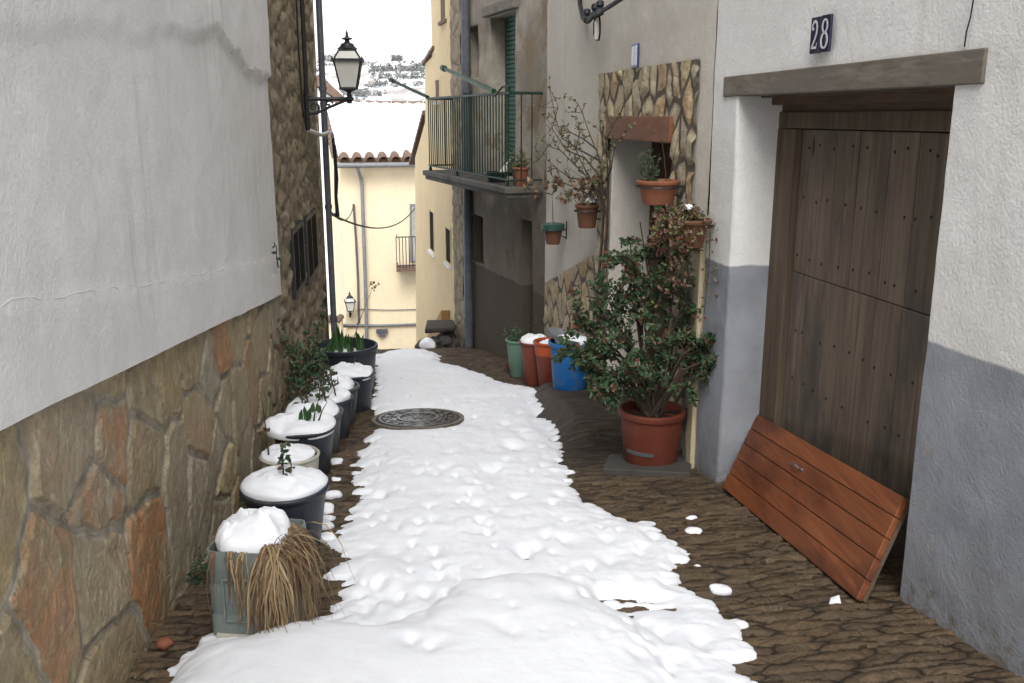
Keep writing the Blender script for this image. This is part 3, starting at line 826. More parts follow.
for (a, b, c, d_) in wins:
    f = MB(); t_ = .03
    f.wbox(LW, a - .02, b + .02, -.04, .008, c - t_, c + .02); f.wbox(LW, a - .02, b + .02, -.04, .008, d_ - .02, d_ + t_)
    f.wbox(LW, a - t_, a + .03, -.04, .01, c - t_, d_ + t_); f.wbox(LW, b - .03, b + t_, -.04, .01, c - t_, d_ + t_)
    fo = f.build('window', M['iron'], HS)
    g = MB(); g.wbox(LW, a, b, -.03, .003, c, d_); g.build('pane', M['glass_dark'], fo)
    g = MB(); g.wbox(LW, (a + b) / 2 - .018, (a + b) / 2 + .018, -.02, .007, c, d_); g.build('mullion', M['iron'], fo)
m = MB(); m.tube([LW.p(YE - .06, .07, -2.4), LW.p(YE - .06, .07, 3.2), LW.p(YE - .06, .07, 6.1)], .038, 12)
for z in (-.9, .5, 1.9, 3.3): m.tube([LW.p(YE - .06, .07, z), LW.p(YE - .06, .07, z + .05)], .046, 12)
dp = m.build('downpipe', M['pipe_dark'], HS, auto=40)
# cables and conduit on the stone wall
ya, za = LW.hit(303, 130)
m = MB(); m.tube([LW.p(ya, .05, za), LW.p(ya, .055, za + 1.0), LW.p(ya + .05, .05, za + 2.2), LW.p(ya + .05, .05, 5.5)], .022, 8)
tag(m.build('power_cable', M['cable'], base=LW.p(ya, .05, za)), 'thick black vertical power cable on the rubble stone wall beside the lantern bracket', 'cable')
yb_ = LW.hit(295, 60)[0]
m = MB(); m.tube([LW.p(yb_ - .06, .035, 5), LW.p(yb_ + .02, .04, 2.6), LW.p(yb_, .04, 2.2), LW.p(yb_ + .06, .04, 1.7), LW.p(ya - .05, .04, za + .02)], .009, 6)
tag(m.build('thin_cable', M['cable'], base=LW.p(yb_, .035, 1.7)), 'thin black cable running down the rubble stone wall left of the thick one', 'cable')
yc_, zc_ = LW.hit(314, 135)
m = MB(); m.tube([LW.p(ya, .05, za), LW.p(yc_, .08, zc_), LW.p(yc_ + .5, .12, zc_ + .02), LW.p(YE - .2, .16, zc_ + .02), LW.p(YE - .15, .17, zc_ - .04)], .022, 10)
tag(m.build('conduit_elbow', M['pipe_light'], base=LW.p(yc_, .08, zc_), auto=40), 'short pale grey conduit elbow sticking out below the lantern bracket', 'conduit')
e = LW.p(YE - .15, .17, zc_ - .03)
m = MB(); m.tube([e, e + Vector((.01, .0, -.35)), e + Vector((.0, .02, -.7)), e + Vector((.01, .02, -.95)), e + Vector((-.04, .1, -.93))], [.02, .014, .02, .026, .012], 8)
m.tube([e + Vector((.02, .0, -.1)), e + Vector((.03, .02, -.5)), e + Vector((.0, .02, -.8))], .012, 6)
tag(m.build('hanging_cable', M['cable'], base=e), 'black cable hanging down from the pale conduit elbow', 'cable')

# ------------------------------------------------------------------ wall lantern on a scroll bracket
def bracket_lantern(name, label, loc, fwd, arm, sc, parent_group):
    """loc: point on the wall at bracket height; fwd: horizontal direction away from the wall"""
    t = thing(name, label, 'lantern', loc, parent_group)
    fw = Vector((fwd[0], fwd[1], 0)).normalized(); sd_ = Vector((-fw.y, fw.x, 0)); up = Vector((0, 0, 1)); L = Vector(loc)
    P = lambda a, b, c: L + fw * a * sc + sd_ * b * sc + up * c * sc
    m = MB()
    m.tube([P(0, 0, 0), P(arm, 0, 0)], .022 * sc, 8); m.tube([P(0.012, 0, -.16), P(.012, 0, .1)], .02 * sc, 8)
    sp = [P(.03 + .0 + (.075 + .0 * k) + math.cos(k * .45 + 2.4) * (.085 - .0034 * k), 0, -.09 + math.sin(k * .45 + 2.4) * (.085 - .0034 * k)) for k in range(20)]
    m.tube(sp, .014 * sc, 6)
    m.tube([P(.02, 0, -.16), P(.14, 0, -.15), P(.27, 0, -.09), P(arm - .04, 0, -.015)], .018 * sc, 6)
    sp = [P(.27 + math.cos(k * .5) * (.045 - .003 * k), 0, -.05 + math.sin(k * .5) * (.04 - .003 * k)) for k in range(13)]
    m.tube(sp, .013 * sc, 6)
    m.build('bracket', M['iron'], t, auto=40)
    c = P(arm, 0, 0)
    m = MB()
    prof = [(.028, -.05), (.03, -.02), (.05, -.005), (.05, .015), (.025, .03), (.022, .075), (.06, .09), (.085, .10), (.085, .115)]
    m.lathe([(r * sc, z * sc) for r, z in prof], c, 16)
    b0, b1, z0, z1, z2, b2 = .088, .148, .115, .415, .525, .085
    for sx_ in (-1, 1):
        for sy_ in (-1, 1):
            q = lambda b, z: c + (fw * b * sx_ + sd_ * b * sy_ + up * z) * sc
            m.tube([q(b0, z0), q(b1, z1)], .011 * sc, 6); m.tube([q(b1, z1), q(b2, z2)], .010 * sc, 6)
            m.lathe([(.001, 0), (.008 * sc, .004 * sc), (.008 * sc, .02 * sc), (.002 * sc, .04 * sc)], q(b1 + .012, z1), 8)
    for b, z, hh in ((b0, z0, .012), (b1 + .014, z1, .014), (b2, z2, .012)):
        for s_ in (-1, 1):
            m.obox(c + (fw * b * s_ + up * z) * sc, fw, sd_, up, .011 * sc, (b + .011) * sc, hh * sc)
            m.obox(c + (sd_ * b * s_ + up * z) * sc, fw, sd_, up, (b - .0115) * sc, .011 * sc, hh * sc)
    m.lathe([(r * sc, z * sc) for r, z in [(.115, .537), (.1, .548), (.075, .57), (.07, .59), (.03, .605), (.024, .63), (.06, .642), (.056, .652), (.022, .66), (.012, .69), (.016, .7), (.003, .735)]], c, 16)
    m.build('frame', M['iron'], t, auto=40)
    g = MB()
    def quad(b_a, z_a, b_b, z_b):
        for (d1, d2) in ((fw, sd_), (-fw, sd_), (sd_, fw), (-sd_, fw)):
            pts = [c + (d1 * b_a - d2 * b_a + up * z_a) * sc, c + (d1 * b_a + d2 * b_a + up * z_a) * sc, c + (d1 * b_b + d2 * b_b + up * z_b) * sc, c + (d1 * b_b - d2 * b_b + up * z_b) * sc]
            g.prism(pts, -d1 * .004 * sc)
    quad(b0, z0 + .004, b1, z1 - .004); quad(b1, z1 + .004, b2, z2 - .004)
    g.build('glass', M['foam_lamp'], t)
    return t
yb_, zb_ = LW.hit(304, 99)
bracket_lantern('wall_lantern', 'large black iron lantern with frosted panes on a scroll bracket against the sky', LW.p(yb_, .0, zb_), (LW.n[0], LW.n[1]), .50, .93, 'wall lanterns')

# ------------------------------------------------------------------ RIGHT: house with the big plank door
HD = thing('doorway_house', 'white house with grey painted lower wall and a wide old plank doorway', 'house', RW.p(3.4, 0, -.42))
DY0, DY1, DZ = 3.60, 5.44, 1.72
sheet('painted_wall', RW, lin(-5, 1.8, .4) + lin(1.9, 5.79, .04), lin(-1.1, 3.3, .04) + lin(3.5, 5.6, .4), [(DY0, DY1, -3, DZ)], HD, M['plaster_28'], depth=.36, amp=.012, seed=31, bot=lambda Y: np.full_like(Y, -1.05))
m = MB(); m.wbox(RW, -5, 5.78, -4.5, -.62, -3, 5.55); m.wbox(RW, -5, -4.9, -.62, -.01, -3, 5.55); m.build('house_body', M['plaster_28'], HD)
m = MB(); m.wbox(RW, -5.1, 5.85, -4.6, .35, 5.62, 5.74); m.build('roof', M['tile'], HD)
ly0, lz0 = RW.hit(985, 83); ly1, lz1 = RW.hit(725, 97)
m = MB(); m.wbox(RW, ly0, ly1, -.13, .016, DZ - .006, (RW.hit(985, 48)[1], RW.hit(725, 77)[1]))
lo = m.build('lintel', M['wood_lintel'], HD, bevel=.006)
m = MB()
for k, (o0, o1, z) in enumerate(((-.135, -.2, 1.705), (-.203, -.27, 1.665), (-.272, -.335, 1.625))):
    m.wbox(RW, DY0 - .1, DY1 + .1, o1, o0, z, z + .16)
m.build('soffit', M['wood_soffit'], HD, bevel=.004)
fz0 = RW.hit(870, 130, -.27)[1]; fz1 = RW.hit(870, 117, -.27)[1]
py0 = RW.hit(778, 200, -.27)[0]; py1 = RW.hit(793, 200, -.27)[0]
DR = thing('plank_door', 'wide weathered grey brown plank door set deep in the white and grey doorway', 'door', RW.p(4.5, -.3, -.6))
m = MB()
m.wbox(RW, DY0 - .1, max(py0, DY1 + .02), -.36, -.255, fz0, fz1 + .03); m.wbox(RW, py1, max(py0, DY1 + .02), -.36, -.252, -1.2, fz0 - .003)
m.wbox(RW, DY0 - .12, DY0 + .02, -.36, -.258, -1.2, fz0 - .003)
m.build('door_frame', M['wood_frame'], DR, bevel=.008)
sy0, sz0 = RW.hit(801, 273, -.3); sy1, sz1 = RW.hit(935, 318, -.3)
rg = random.Random(3)
edges = [py1 - .004]
for xx in (822, 856, 886, 915, 945): edges.append(RW.hit(xx, 200, -.3)[0])
edges.append(DY0 - .1)
def plank_leaf(name, za, zb, oset, extra):
    m = MB()
    ee = edges
    for a, b in zip(ee[:-1], ee[1:]):
        dz = rg.uniform(-.002, .004)
        m.wbox(RW, b + .003, a - .003, -.345, -.297 + dz + oset, za, zb)
        wd_ = a - b
        for zz in extra:
            for fx in (.25, .75):
                if rg.random() < .3: continue
                p = RW.p(b + wd_ * fx + rg.uniform(-.03, .03), -.2955 + dz + oset, zz + rg.uniform(-.015, .015))
                m.lathe([(.009, 0), (.008, .003), (.004, .0055)], p, 8, mi=1)
                for i in range(len(m.v) - 24, len(m.v)):           # turn the nail head towards the street
                    q = m.v[i] - p; m.v[i] = p + Vector((RW.d[0] * q.x, RW.d[1] * q.x, q.y)) + Vector((RW.n[0], RW.n[1], 0)) * q.z
    return m.build(name, [M['wood_door'], M['iron_rust']], DR, bevel=.0025)
seam = (sz0 + sz1) / 2
plank_leaf('upper_leaf', seam + .0025, fz0 - .006, 0, (fz0 - .09, seam + .42, seam + .1))
plank_leaf('lower_leaf', -1.2, seam - .0025, .002, (seam - .33, seam - .62))
m = MB(); m.wbox(RW, DY0 - .15, DY1 + .1, -.40, -.35, -1.2, 1.75); m.build('door_backing', M['void'], DR)

# house number tiles
NP = thing('house_number', 'navy enamel house number 28 in white figures above the plank doorway', 'house number', RW.p(4.55, .01, 1.97))
dvec = Vector((-RW.d[0], -RW.d[1], 0)); nvec = Vector((RW.n[0], RW.n[1], 0)); zv = Vector((0, 0, 1))
pc = RW.p(4.553, .02, 1.975)
tw, th = .044, .083
def plate(c, hw, hh, name, mat, par, dep=.006):
    m = MB(); m.obox(c, dvec, nvec, zv, hw, dep, hh); return m.build(name, mat, par, bevel=.003)
def digit(ch, c, w_, h_, name, mat, par):
    """numeral strokes as flat ribbons on the tile"""
    def P(a, b): return c + dvec * a * w_ + zv * b * h_
    m = MB()
    if ch == '8':
        loops = [[(math.cos(t) * .36, .25 + math.sin(t) * .21) for t in np.linspace(0, 2 * math.pi, 25)], [(math.cos(t) * .45, -.23 + math.sin(t) * .25) for t in np.linspace(0, 2 * math.pi, 25)]]
        wds = [lambda t: .07 + .07 * abs(math.cos(t)), lambda t: .07 + .09 * abs(math.cos(t))]
    else:
        path = [(-.38, .2), (-.36, .34), (-.2, .45), (.05, .47), (.28, .4), (.38, .24), (.32, .06), (.12, -.12), (-.12, -.28), (-.34, -.4)]
        loops = [path, [(-.42, -.415), (.40, -.415)], [(.36, -.47), (.42, -.26)]]
        wds = [lambda t: .09 + .05 * math.sin(t * .5), lambda t: .10, lambda t: .06]
        m.lathe([(.0075, 0), (.0075, .002)], P(-.27, .22), 10)
        for i in range(len(m.v) - 20, len(m.v)):
            p0 = P(-.27, .22); q = m.v[i] - p0; m.v[i] = p0 + dvec * q.x + zv * q.y + nvec * (q.z + .001)
    for lp, wf in zip(loops, wds):
        n_ = len(lp)
        for i in range(n_):
            t = 2 * math.pi * i / (n_ - 1)
            a = Vector(lp[max(i - 1, 0)]); b = Vector(lp[min(i + 1, n_ - 1)])
            tg = Vector(((b - a).x * w_, (b - a).y * h_)).normalized(); nr = Vector((-tg.y, tg.x)) * wf(t) * w_ * .95
            p = P(*lp[i])
            m.v += [p + dvec * nr.x + zv * nr.y + nvec * .0025, p - dvec * nr.x - zv * nr.y + nvec * .0025]
            if i:
                k = len(m.v); m.f.append([k - 4, k - 3, k - 1, k - 2]); m.m.append(0)
    return m.build(name, mat, par)
for s_, ch in ((-1, '2'), (1, '8')):
    c = pc + dvec * s_ * (tw + .002) + zv * (.002 if s_ > 0 else 0)
    tl_ = plate(c, tw, th, 'number_tile', M['enamel'], NP)
    digit(ch, c + nvec * .0065, .060, .135, 'numeral', M['enamel_white'], tl_)

# ------------------------------------------------------------------ RIGHT: cream house with the stone portal
HN = thing('cream_house', 'cream rendered house whose doorway is framed by pale flagstones under a red beam', 'house', RW.p(7.5, 0, -.9))
PY0, PY1, PZ = 6.40, 7.80, 1.43
sheet('rendered_wall', RW, lin(5.80, 10.12, .05), lin(-1.5, 3.4, .06) + lin(3.6, 6.2, .4), [(PY0, PY1, -3, PZ + .02)], HN, M['plaster_cream'], depth=.36, amp=.012, seed=51, bot=lambda Y: np.full_like(Y, -1.45))
m = MB(); m.wbox(RW, 5.80, 10.1, -4.5, -.62, -3, 6.15); m.wbox(RW, 9.98, 10.1, -.62, -.03, -3, 6.15); m.wbox(RW, 5.8, 5.84, -.62, -.03, -3, 6.15); m.build('house_body', M['plaster_cream'], HN)
m = MB(); m.wbox(RW, 5.86, 10.2, -4.6, .35, 6.22, 6.34); m.build('roof', M['tile'], HN)
zt0, zt1 = RW.hit(602, 76)[1], RW.hit(700, 56)[1]
relief('stone_portal', RW, 6.0, 8.13, .015, -1.35, (zt0 + zt1) / 2, 220, .175, .27, HN, M['portal'], hmax=.026, gap=.026, seed=61, drop=.1, base_o=.012,
       mask=lambda Y, Z: ~((Y > PY0 - .0) & (Y < PY1 + .0) & (Z < PZ + .0)), warp=.035)
za, zb = RW.hit(543, 282)[1], RW.hit(602, 256)[1]
relief('stone_dado', RW, 8.15, 10.1, .02, -1.6, lambda Y: zb + (za - zb) * (Y - 8.13) / 2.0, 70, .2, .3, HN, M['portal'], hmax=.02, gap=.026, seed=67, drop=.1, base_o=.012)
m = MB(); m.wbox(RW, PY0 - .015, PY1 + .03, -.10, .052, PZ - .005, PZ + .175)
m.build('portal_beam', M['wood_portal'], HN, bevel=.01)
m = MB(); m.wbox(RW, PY0, PY1, -.36, -.11, PZ - .0, PZ + .12); m.build('portal_soffit', M['wood_soffit'], HN)
m = MB()
for k in range(6):
    a = PY0 - .05 + k * (PY1 - PY0 + .1) / 6; m.wbox(RW, a + .003, a + (PY1 - PY0 + .1) / 6 - .003, -.40, -.345, -1.5, PZ - .02)
dd = m.build('house_door', M['wood_dark'], HN, bevel=.004)
m = MB()
for k, z in enumerate((-.9, -.2, .5)): m.wbox(RW, PY0 + .02, PY1 - .02, -.344, -.325, z, z + .12)
m.build('door_rail', M['wood_dark'], dd, bevel=.004)
ys_ = lin(-1.2, 1.0, .05); m = MB(); V = []
for z in ys_:
    e = .012 * math.sin(z * 9) + .01 * math.sin(z * 23)
    V.append([RW.p(5.815, -.02, z), RW.p(5.815, .03, z), RW.p(5.90 + e, .028, z), RW.p(5.91 + e, -.02, z)])
m.grid(V); m.build('corner_strip', M['cream_strip'], HN, auto=40)

# blank blue bordered tile plate over the portal
NB = thing('number_plate', 'small faded plate of two pale tiles with a blue border over the stone portal', 'house number', RW.p(7.2, .01, 2.04))
pc = RW.p(7.235, .018, 2.045)
plate(pc, .078, .085, 'backing', M['enamel_blue'], NB)
for s_ in (-1, 1):
    plate(pc + dvec * s_ * .035 + nvec * .004, .027, .070, 'tile', M['enamel_white'], NB, .005)

# cable bracket with insulators, top of the cream wall
CB = thing('cable_bracket', 'black iron cable bracket with insulators high on the cream wall above the portal', 'cable bracket', RW.p(8.4, 0, 2.35))
W_ = lambda px, py, o: RW.p(RW.hit(px, py, o)[0], o, RW.hit(px, py, o)[1])
m = MB(); m.tube([W_(579, -30, .05), W_(580, 5, .06), W_(583, 18, .10), W_(588, 21, .12), W_(594, 15, .14), W_(600, 12, .15), W_(612, 5, .16), W_(640, -14, .16), W_(700, -50, .16)], [.02, .02, .022, .024, .022, .02, .018, .018, .018], 8)
m.build('cable', M['cable'], CB)
for px, py in ((587, 16), (595, 11), (600, 8)):
    m = MB(); p = W_(px, py, .13)
    m.lathe([(.012, -.06), (.03, -.05), (.035, -.02), (.02, 0), (.034, .02), (.03, .05), (.012, .06)], p, 12)
    m.build('insulator', M['iron'], CB, auto=40)
m = MB(); m.tube([W_(597, 12, .02), W_(597, 12, .16)], .015, 8); m.tube([W_(586, 18, .01), W_(587, 18, .14)], .012, 8); m.build('arm', M['iron'], CB)
m = MB(); lp = [(596, 14), (594, 24), (594, 34), (596, 40), (599, 40), (600, 33), (600, 22), (599, 14)]
m.tube([W_(x, y, .12) for x, y in lp], .008, 6); m.build('wire_loop', M['cable'], CB)
m = MB(); m.lathe([(.004, -.09), (.02, -.08), (.022, .05), (.01, .08), (.003, .09)], W_(597, 29, .12), 12); m.build('drop_insulator', M['foam_lamp'], CB, auto=40)

# thin crack and cable end on the white wall
ck = [RW.hit(977, 0), RW.hit(974, 18), RW.hit(970, 32), RW.hit(968, 47)]
m = MB(); m.tube([RW.p(ck[0][0], .014, 3.2)] + [RW.p(a, .015, b) for a, b in ck], .0028, 6)
tag(m.build('thin_wire', M['cable'], base=RW.p(ck[3][0], .014, ck[3][1])), 'thin dark wire running down the white wall to the end of the grey lintel', 'wire')

# ------------------------------------------------------------------ RIGHT: old grey house with the balcony
HO = thing('old_house', 'old stained grey house with peeling plaster and a green balcony', 'house', OW.p(11.8, 0, -1.5))
def rect(px0, px1, pyt, pyb, o=0):
    a = OW.hit(px0, (pyt + pyb) / 2)[0]; b = OW.hit(px1, (pyt + pyb) / 2)[0]; pm = (px0 + px1) / 2
    return (min(a, b), max(a, b), OW.hit(pm, pyb)[1], OW.hit(pm, pyt)[1])
dU = rect(490.5, 515, 14, 178); wU = rect(468, 478, 26, 78)
gD = rect(522, 532, 220, 350); gW = rect(471, 483, 215, 262)
dU = (dU[0], dU[1], .87, dU[3]); gD = (gD[0], gD[1], -3, gD[3])
ops = [dU, wU, gD, gW]
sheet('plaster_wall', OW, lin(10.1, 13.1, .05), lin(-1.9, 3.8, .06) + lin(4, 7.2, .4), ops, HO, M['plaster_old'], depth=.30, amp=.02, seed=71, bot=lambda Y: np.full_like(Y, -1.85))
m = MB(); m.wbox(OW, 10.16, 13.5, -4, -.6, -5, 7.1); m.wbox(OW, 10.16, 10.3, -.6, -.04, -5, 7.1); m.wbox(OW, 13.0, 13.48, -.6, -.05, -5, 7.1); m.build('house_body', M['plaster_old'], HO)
relief('corner_stones', OW, 13.04, 13.52, .025, -3.4, 7.0, 330, .22, .2, HO, M['rubble'], hmax=.016, gap=.02, seed=77, base_o=.0, lump=.006)
m = MB(); m.wbox(OW, 9.9, 13.6, -4.1, .3, 7.15, 7.27); m.build('roof', M['tile'], HO)
# rolled green blind in the balcony doorway
BL = MB(); nsl = 34
for k in range(nsl):
    z = dU[2] + .05 + (dU[3] - dU[2] - .05) * k / nsl; hh = (dU[3] - dU[2] - .05) / nsl
    BL.wbox(OW, dU[0] + .02, dU[1] - .02, -.20, -.185, z, z + hh * .86)
bo = BL.build('roller_blind', M['slat_green'], HO, bevel=.003)
m = MB(); m.wbox(OW, dU[0] - .02, dU[1] + .02, -.32, -.26, dU[2], dU[3]); m.build('door_panel', M['void'], HO)
m = MB(); m.wbox(OW, dU[0] - .12, dU[1] + .12, -.05, .075, dU[3] + .012, dU[3] + .13); m.build('door_hood', M['concrete'], HO, bevel=.012)
for r_ in (wU, gW):
    f = MB(); f.wbox(OW, r_[0] - .02, r_[0] + .05, -.22, -.15, r_[2], r_[3]); f.wbox(OW, r_[1] - .05, r_[1] + .02, -.22, -.15, r_[2], r_[3])
    f.wbox(OW, r_[0] + .05, r_[1] - .05, -.22, -.15, r_[3] - .06, r_[3] + .02); f.wbox(OW, r_[0] + .05, r_[1] - .05, -.22, -.15, r_[2] - .02, r_[2] + .06)
    fo = f.build('window', M['wood_soffit'], HO)
    g = MB()
    for k in range(4):
        a = r_[0] + .05 + (r_[1] - r_[0] - .1) * k / 4; g.wbox(OW, a + .004, a + (r_[1] - r_[0] - .1) / 4 - .004, -.2, -.17, r_[2] + .06, r_[3] - .06)
    g.build('shutter', M['wood_dark'], fo)
m = MB()
for k in range(4):
    a = gD[0] + (gD[1] - gD[0]) * k / 4; m.wbox(OW, a + .003, a + (gD[1] - gD[0]) / 4 - .003, -.3, -.24, -1.8, gD[3])
m.build('street_door', M['wood_dark'], HO)
yq = OW.hit(466.5, 120, .07)[0]
m = MB(); m.tube([OW.p(yq, .07, -2.6), OW.p(yq, .07, 2), OW.p(yq, .07, 7)], .06, 12)
for z in (-1.2, .25, 1.9, 3.4): m.tube([OW.p(yq, .07, z), OW.p(yq, .07, z + .06)], .072, 12)
m.build('downpipe', M['pipe_dark'], HO, auto=40)

# balcony (part of the old house)
BY0, BY1, BO = 10.22, 13.45, .37
bz = CAMZ - .79
bal = MB(); V = []
bal.wbox(OW, BY0 - .05, BY1 + .06, -.0, BO + .08, bz - .02, bz + .05); bal.wbox(OW, BY0 - .02, BY1 + .03, -.0, BO + .05, bz - .075, bz - .0205)
bo_ = bal.build('balcony_slab', M['slab_dark'], HO, bevel=.012)
rt = CAMZ + .245; rb = bz + .12
m = MB()
for z, r in ((rt, .016), (rb, .011)):
    m.tube([OW.p(BY0, 0, z), OW.p(BY0, BO, z), OW.p(BY1, BO, z), OW.p(BY1, 0, z)], r, 8)
m.tube([OW.p(BY0, BO, rt), OW.p(BY0 - .02, BO + .02, rt + .06), OW.p(BY0 + .14, BO + .03, rt + .07), OW.p(BY0 + .45, BO + .01, rt - .02)], .011, 6)
rail = m.build('railing', M['iron_green'], HO, auto=40)
rn = 33; first = None
spots = [(BY0 + .06 + (BY1 - BY0 - .1) * k / rn, BO) for k in range(rn + 1)] + [(BY0, BO * .33), (BY0, BO * .66), (BY1, BO * .33), (BY1, BO * .66)]
for (yy, oo) in spots:
    p = OW.p(yy, oo, rb)
    if first is None:
        m = MB(); m.tube([OW.p(yy, oo, rb), OW.p(yy, oo, rt)], .0085, 6); first = m.build('baluster', M['iron_green'], rail); p0 = p; l0 = first.location.copy()
    else:
        c = first.copy(); COL.objects.link(c); c.parent = rail; c.location = l0 + (p - p0)
for yy in (BY0 + .1, (BY0 + BY1) / 2 + .3, BY1 - .08):
    m = MB(); m.tube([OW.p(yy, BO, rb), OW.p(yy, BO, bz + .04)], [.014, .03], 8); m.build('rail_foot', M['iron_green'], rail)

# clothes line arms on the balcony
def pole(name, label, a, b, r, mat, grp):
    t = thing(name, label, 'pole', b)
    m = MB(); m.tube([a, b], [r * .8, r], 8); m.build('arm', mat, t, auto=40)
    m = MB(); d_ = (b - a).normalized(); m.tube([a - d_ * .02, a + d_ * .1], r * 1.35, 8); m.build('end_cap', mat, t, auto=40)
pole('clothesline_pole', 'thick green clothes line pole slanting up from the balcony rail', at(443, 68, 12.9), OW.p(OW.hit(494, 94, BO)[0], BO, rt + .03), .031, M['pole_green'], '')
pole('clothesline_pole', 'thin dark clothes line pole pointing out to the left from the balcony end', at(391, 80, 14.3), OW.p(BY1 - .02, BO, rt + .02), .026, M['iron_green'], '')

# ------------------------------------------------------------------ pale yellow house beyond
HC = thing('yellow_house', 'tall pale yellow house beyond the balcony with small deep windows', 'house', CW.p(15, 0, -3))
pp = [CW.hit(*q) for q in ((433, -150), (432, 57), (425, 64), (425, 122), (415, 158), (415, 480))]
prof = [(13.53, 9.0), (pp[0][0], 9.0), pp[1], pp[2], pp[3], pp[4], (pp[5][0], -9), (13.53, -9)]
prof[1] = (pp[1][0] + .0, 9.0)
offn = Vector((-CW.n[0], -CW.n[1], 0)) * 5
m = MB(); m.prism([CW.p(y, 0, z) for y, z in prof], offn); m.build('wall', M['plaster_yellow'], HC)
m = MB()
a, b = CW.p(pp[3][0] - .05, 0, pp[3][1] + .12), CW.p(CW.hit(411.5, 165)[0], .0, CW.hit(411.5, 165)[1])
nn_ = Vector((CW.n[0], CW.n[1], 0))
m.prism([a + nn_ * .05, b + nn_ * .05, b + nn_ * .05 + Vector((0, 0, .08)), a + nn_ * .05 + Vector((0, 0, .08))], -nn_ * 3)
a, b = CW.p(pp[1][0] - .3, 0, pp[1][1] + .1), CW.p(pp[2][0] + .12, 0, pp[2][1] - .02)
m.prism([a + nn_ * .04, b + nn_ * .04, b + nn_ * .04 + Vector((0, 0, .05)), a + nn_ * .04 + Vector((0, 0, .05))], -nn_ * 3)
m.build('roof_verge', M['tile'], HC)
for (x0, x1, yt, yb_) in ((430.3, 434.3, 212, 250), (446.5, 451, 229, 262), (441, 446, -8, 19), (436, 440, 80, 100)):
    a, b = sorted((CW.hit(x0, (yt + yb_) / 2)[0], CW.hit(x1, (yt + yb_) / 2)[0])); xm = (x0 + x1) / 2
    z0, z1 = CW.hit(xm, yb_)[1], CW.hit(xm, yt)[1]
    f = MB(); f.wbox(CW, a - .05, b + .05, -.02, .012, z0 - .02, z0); f.wbox(CW, a - .05, a, -.02, .014, z0, z1 + .05); f.wbox(CW, b, b + .05, -.02, .014, z0, z1 + .05); f.wbox(CW, a, b, -.02, .014, z1, z1 + .05)
    fo = f.build('window', M['plaster_yellow'], HC)
    g = MB(); g.wbox(CW, a, b, -.02, .004, z0, z1); g.build('pane', M['glass_dark'] if yt > 60 and yt != 80 else M['wood_soffit'], fo)
    g = MB(); g.wbox(CW, a - .05, b + .05, -.02, .045, z0 - .07, z0 - .022); g.build('sill', M['tile'] if yt < 0 else M['plaster_far_white'], fo)
# brown painted stair parapet against the yellow wall and a rubble kerb wall with a slab
m = MB()
q = [CW.hit(*s_) for s_ in ((434, 338), (441, 326), (450, 310), (450, 350), (434, 350))]
m.prism([CW.p(y, .14, z) for y, z in q], Vector((-CW.n[0], -CW.n[1], 0)) * .135)
tag(m.build('stair_parapet', simple('ochre_paint', (.34, .2, .085), .8, .2, 5), base=CW.p(q[4][0], .14, q[4][1])), 'ochre sloping stair parapet against the foot of the yellow house', 'parapet')
LS = thing('low_wall', 'low rubble stone wall with a dark slab on top at the far end of the alley', 'wall', at(436, 352, 13.0))
A, B_ = at(427, 351, 12.9), at(456, 351, 13.3)
m = MB(); rg = random.Random(9)
def rock(mb, c, r, seed, sx=1, sy=1, sz=1, n1=9, n2=6, mi=0):
    c = Vector(c); g = []
    for i in range(n2 + 1):
        ph = math.pi * i / n2; row = []
        for j in range(n1 + 1):
            th = 2 * math.pi * (j % n1) / n1
            d_ = Vector((math.sin(ph) * math.cos(th), math.sin(ph) * math.sin(th), math.cos(ph)))
            k = 1 + .3 * float(vnoise(np.array([d_.x * 1.3 + seed]), np.array([d_.y * 1.3]), np.array([d_.z * 1.3]), 3)[0])
            row.append(c + Vector((d_.x * sx, d_.y * sy, d_.z * sz)) * r * k)
        g.append(row)
    mb.grid(g, mi, True)
for k in range(26):
    f_ = rg.random(); p = A.lerp(B_, f_) + Vector((rg.uniform(-.05, .05), rg.uniform(0, .5), 0)); p.z = gz(p.x, p.y) + rg.uniform(.0, .30) * (.35 + .65 * f_)
    rock(m, p, rg.uniform(.07, .14), k, 1.3, 1, .8)
m.build('rubble', M['slate'], LS)
m = MB(); z = gz(A.x, A.y) + .24
m.hexa([A + Vector((-.02, -.06, 0)) * 1 + Vector((0, 0, z - A.z)), B_ + Vector((.0, -.05, z - B_.z - .06)), B_ + Vector((.0, .5, z - B_.z - .05)), A + Vector((-.04, .5, z - A.z + .02)),
        A + Vector((-.02, -.06, z - A.z + .08)), B_ + Vector((.0, -.05, z - B_.z - .0)), B_ + Vector((.0, .5, z - B_.z + .01)), A + Vector((-.04, .5, z - A.z + .09))])
m.build('cap_slab', M['slate'], LS, bevel=.02)
m = MB(); rock(m, (A.x + .03, A.y - .16, gz(A.x, A.y) + .09), .12, 4, 1.0, .7, .9, 16, 10); m.build('snow_patch', M['snow'], LS, smooth=True)

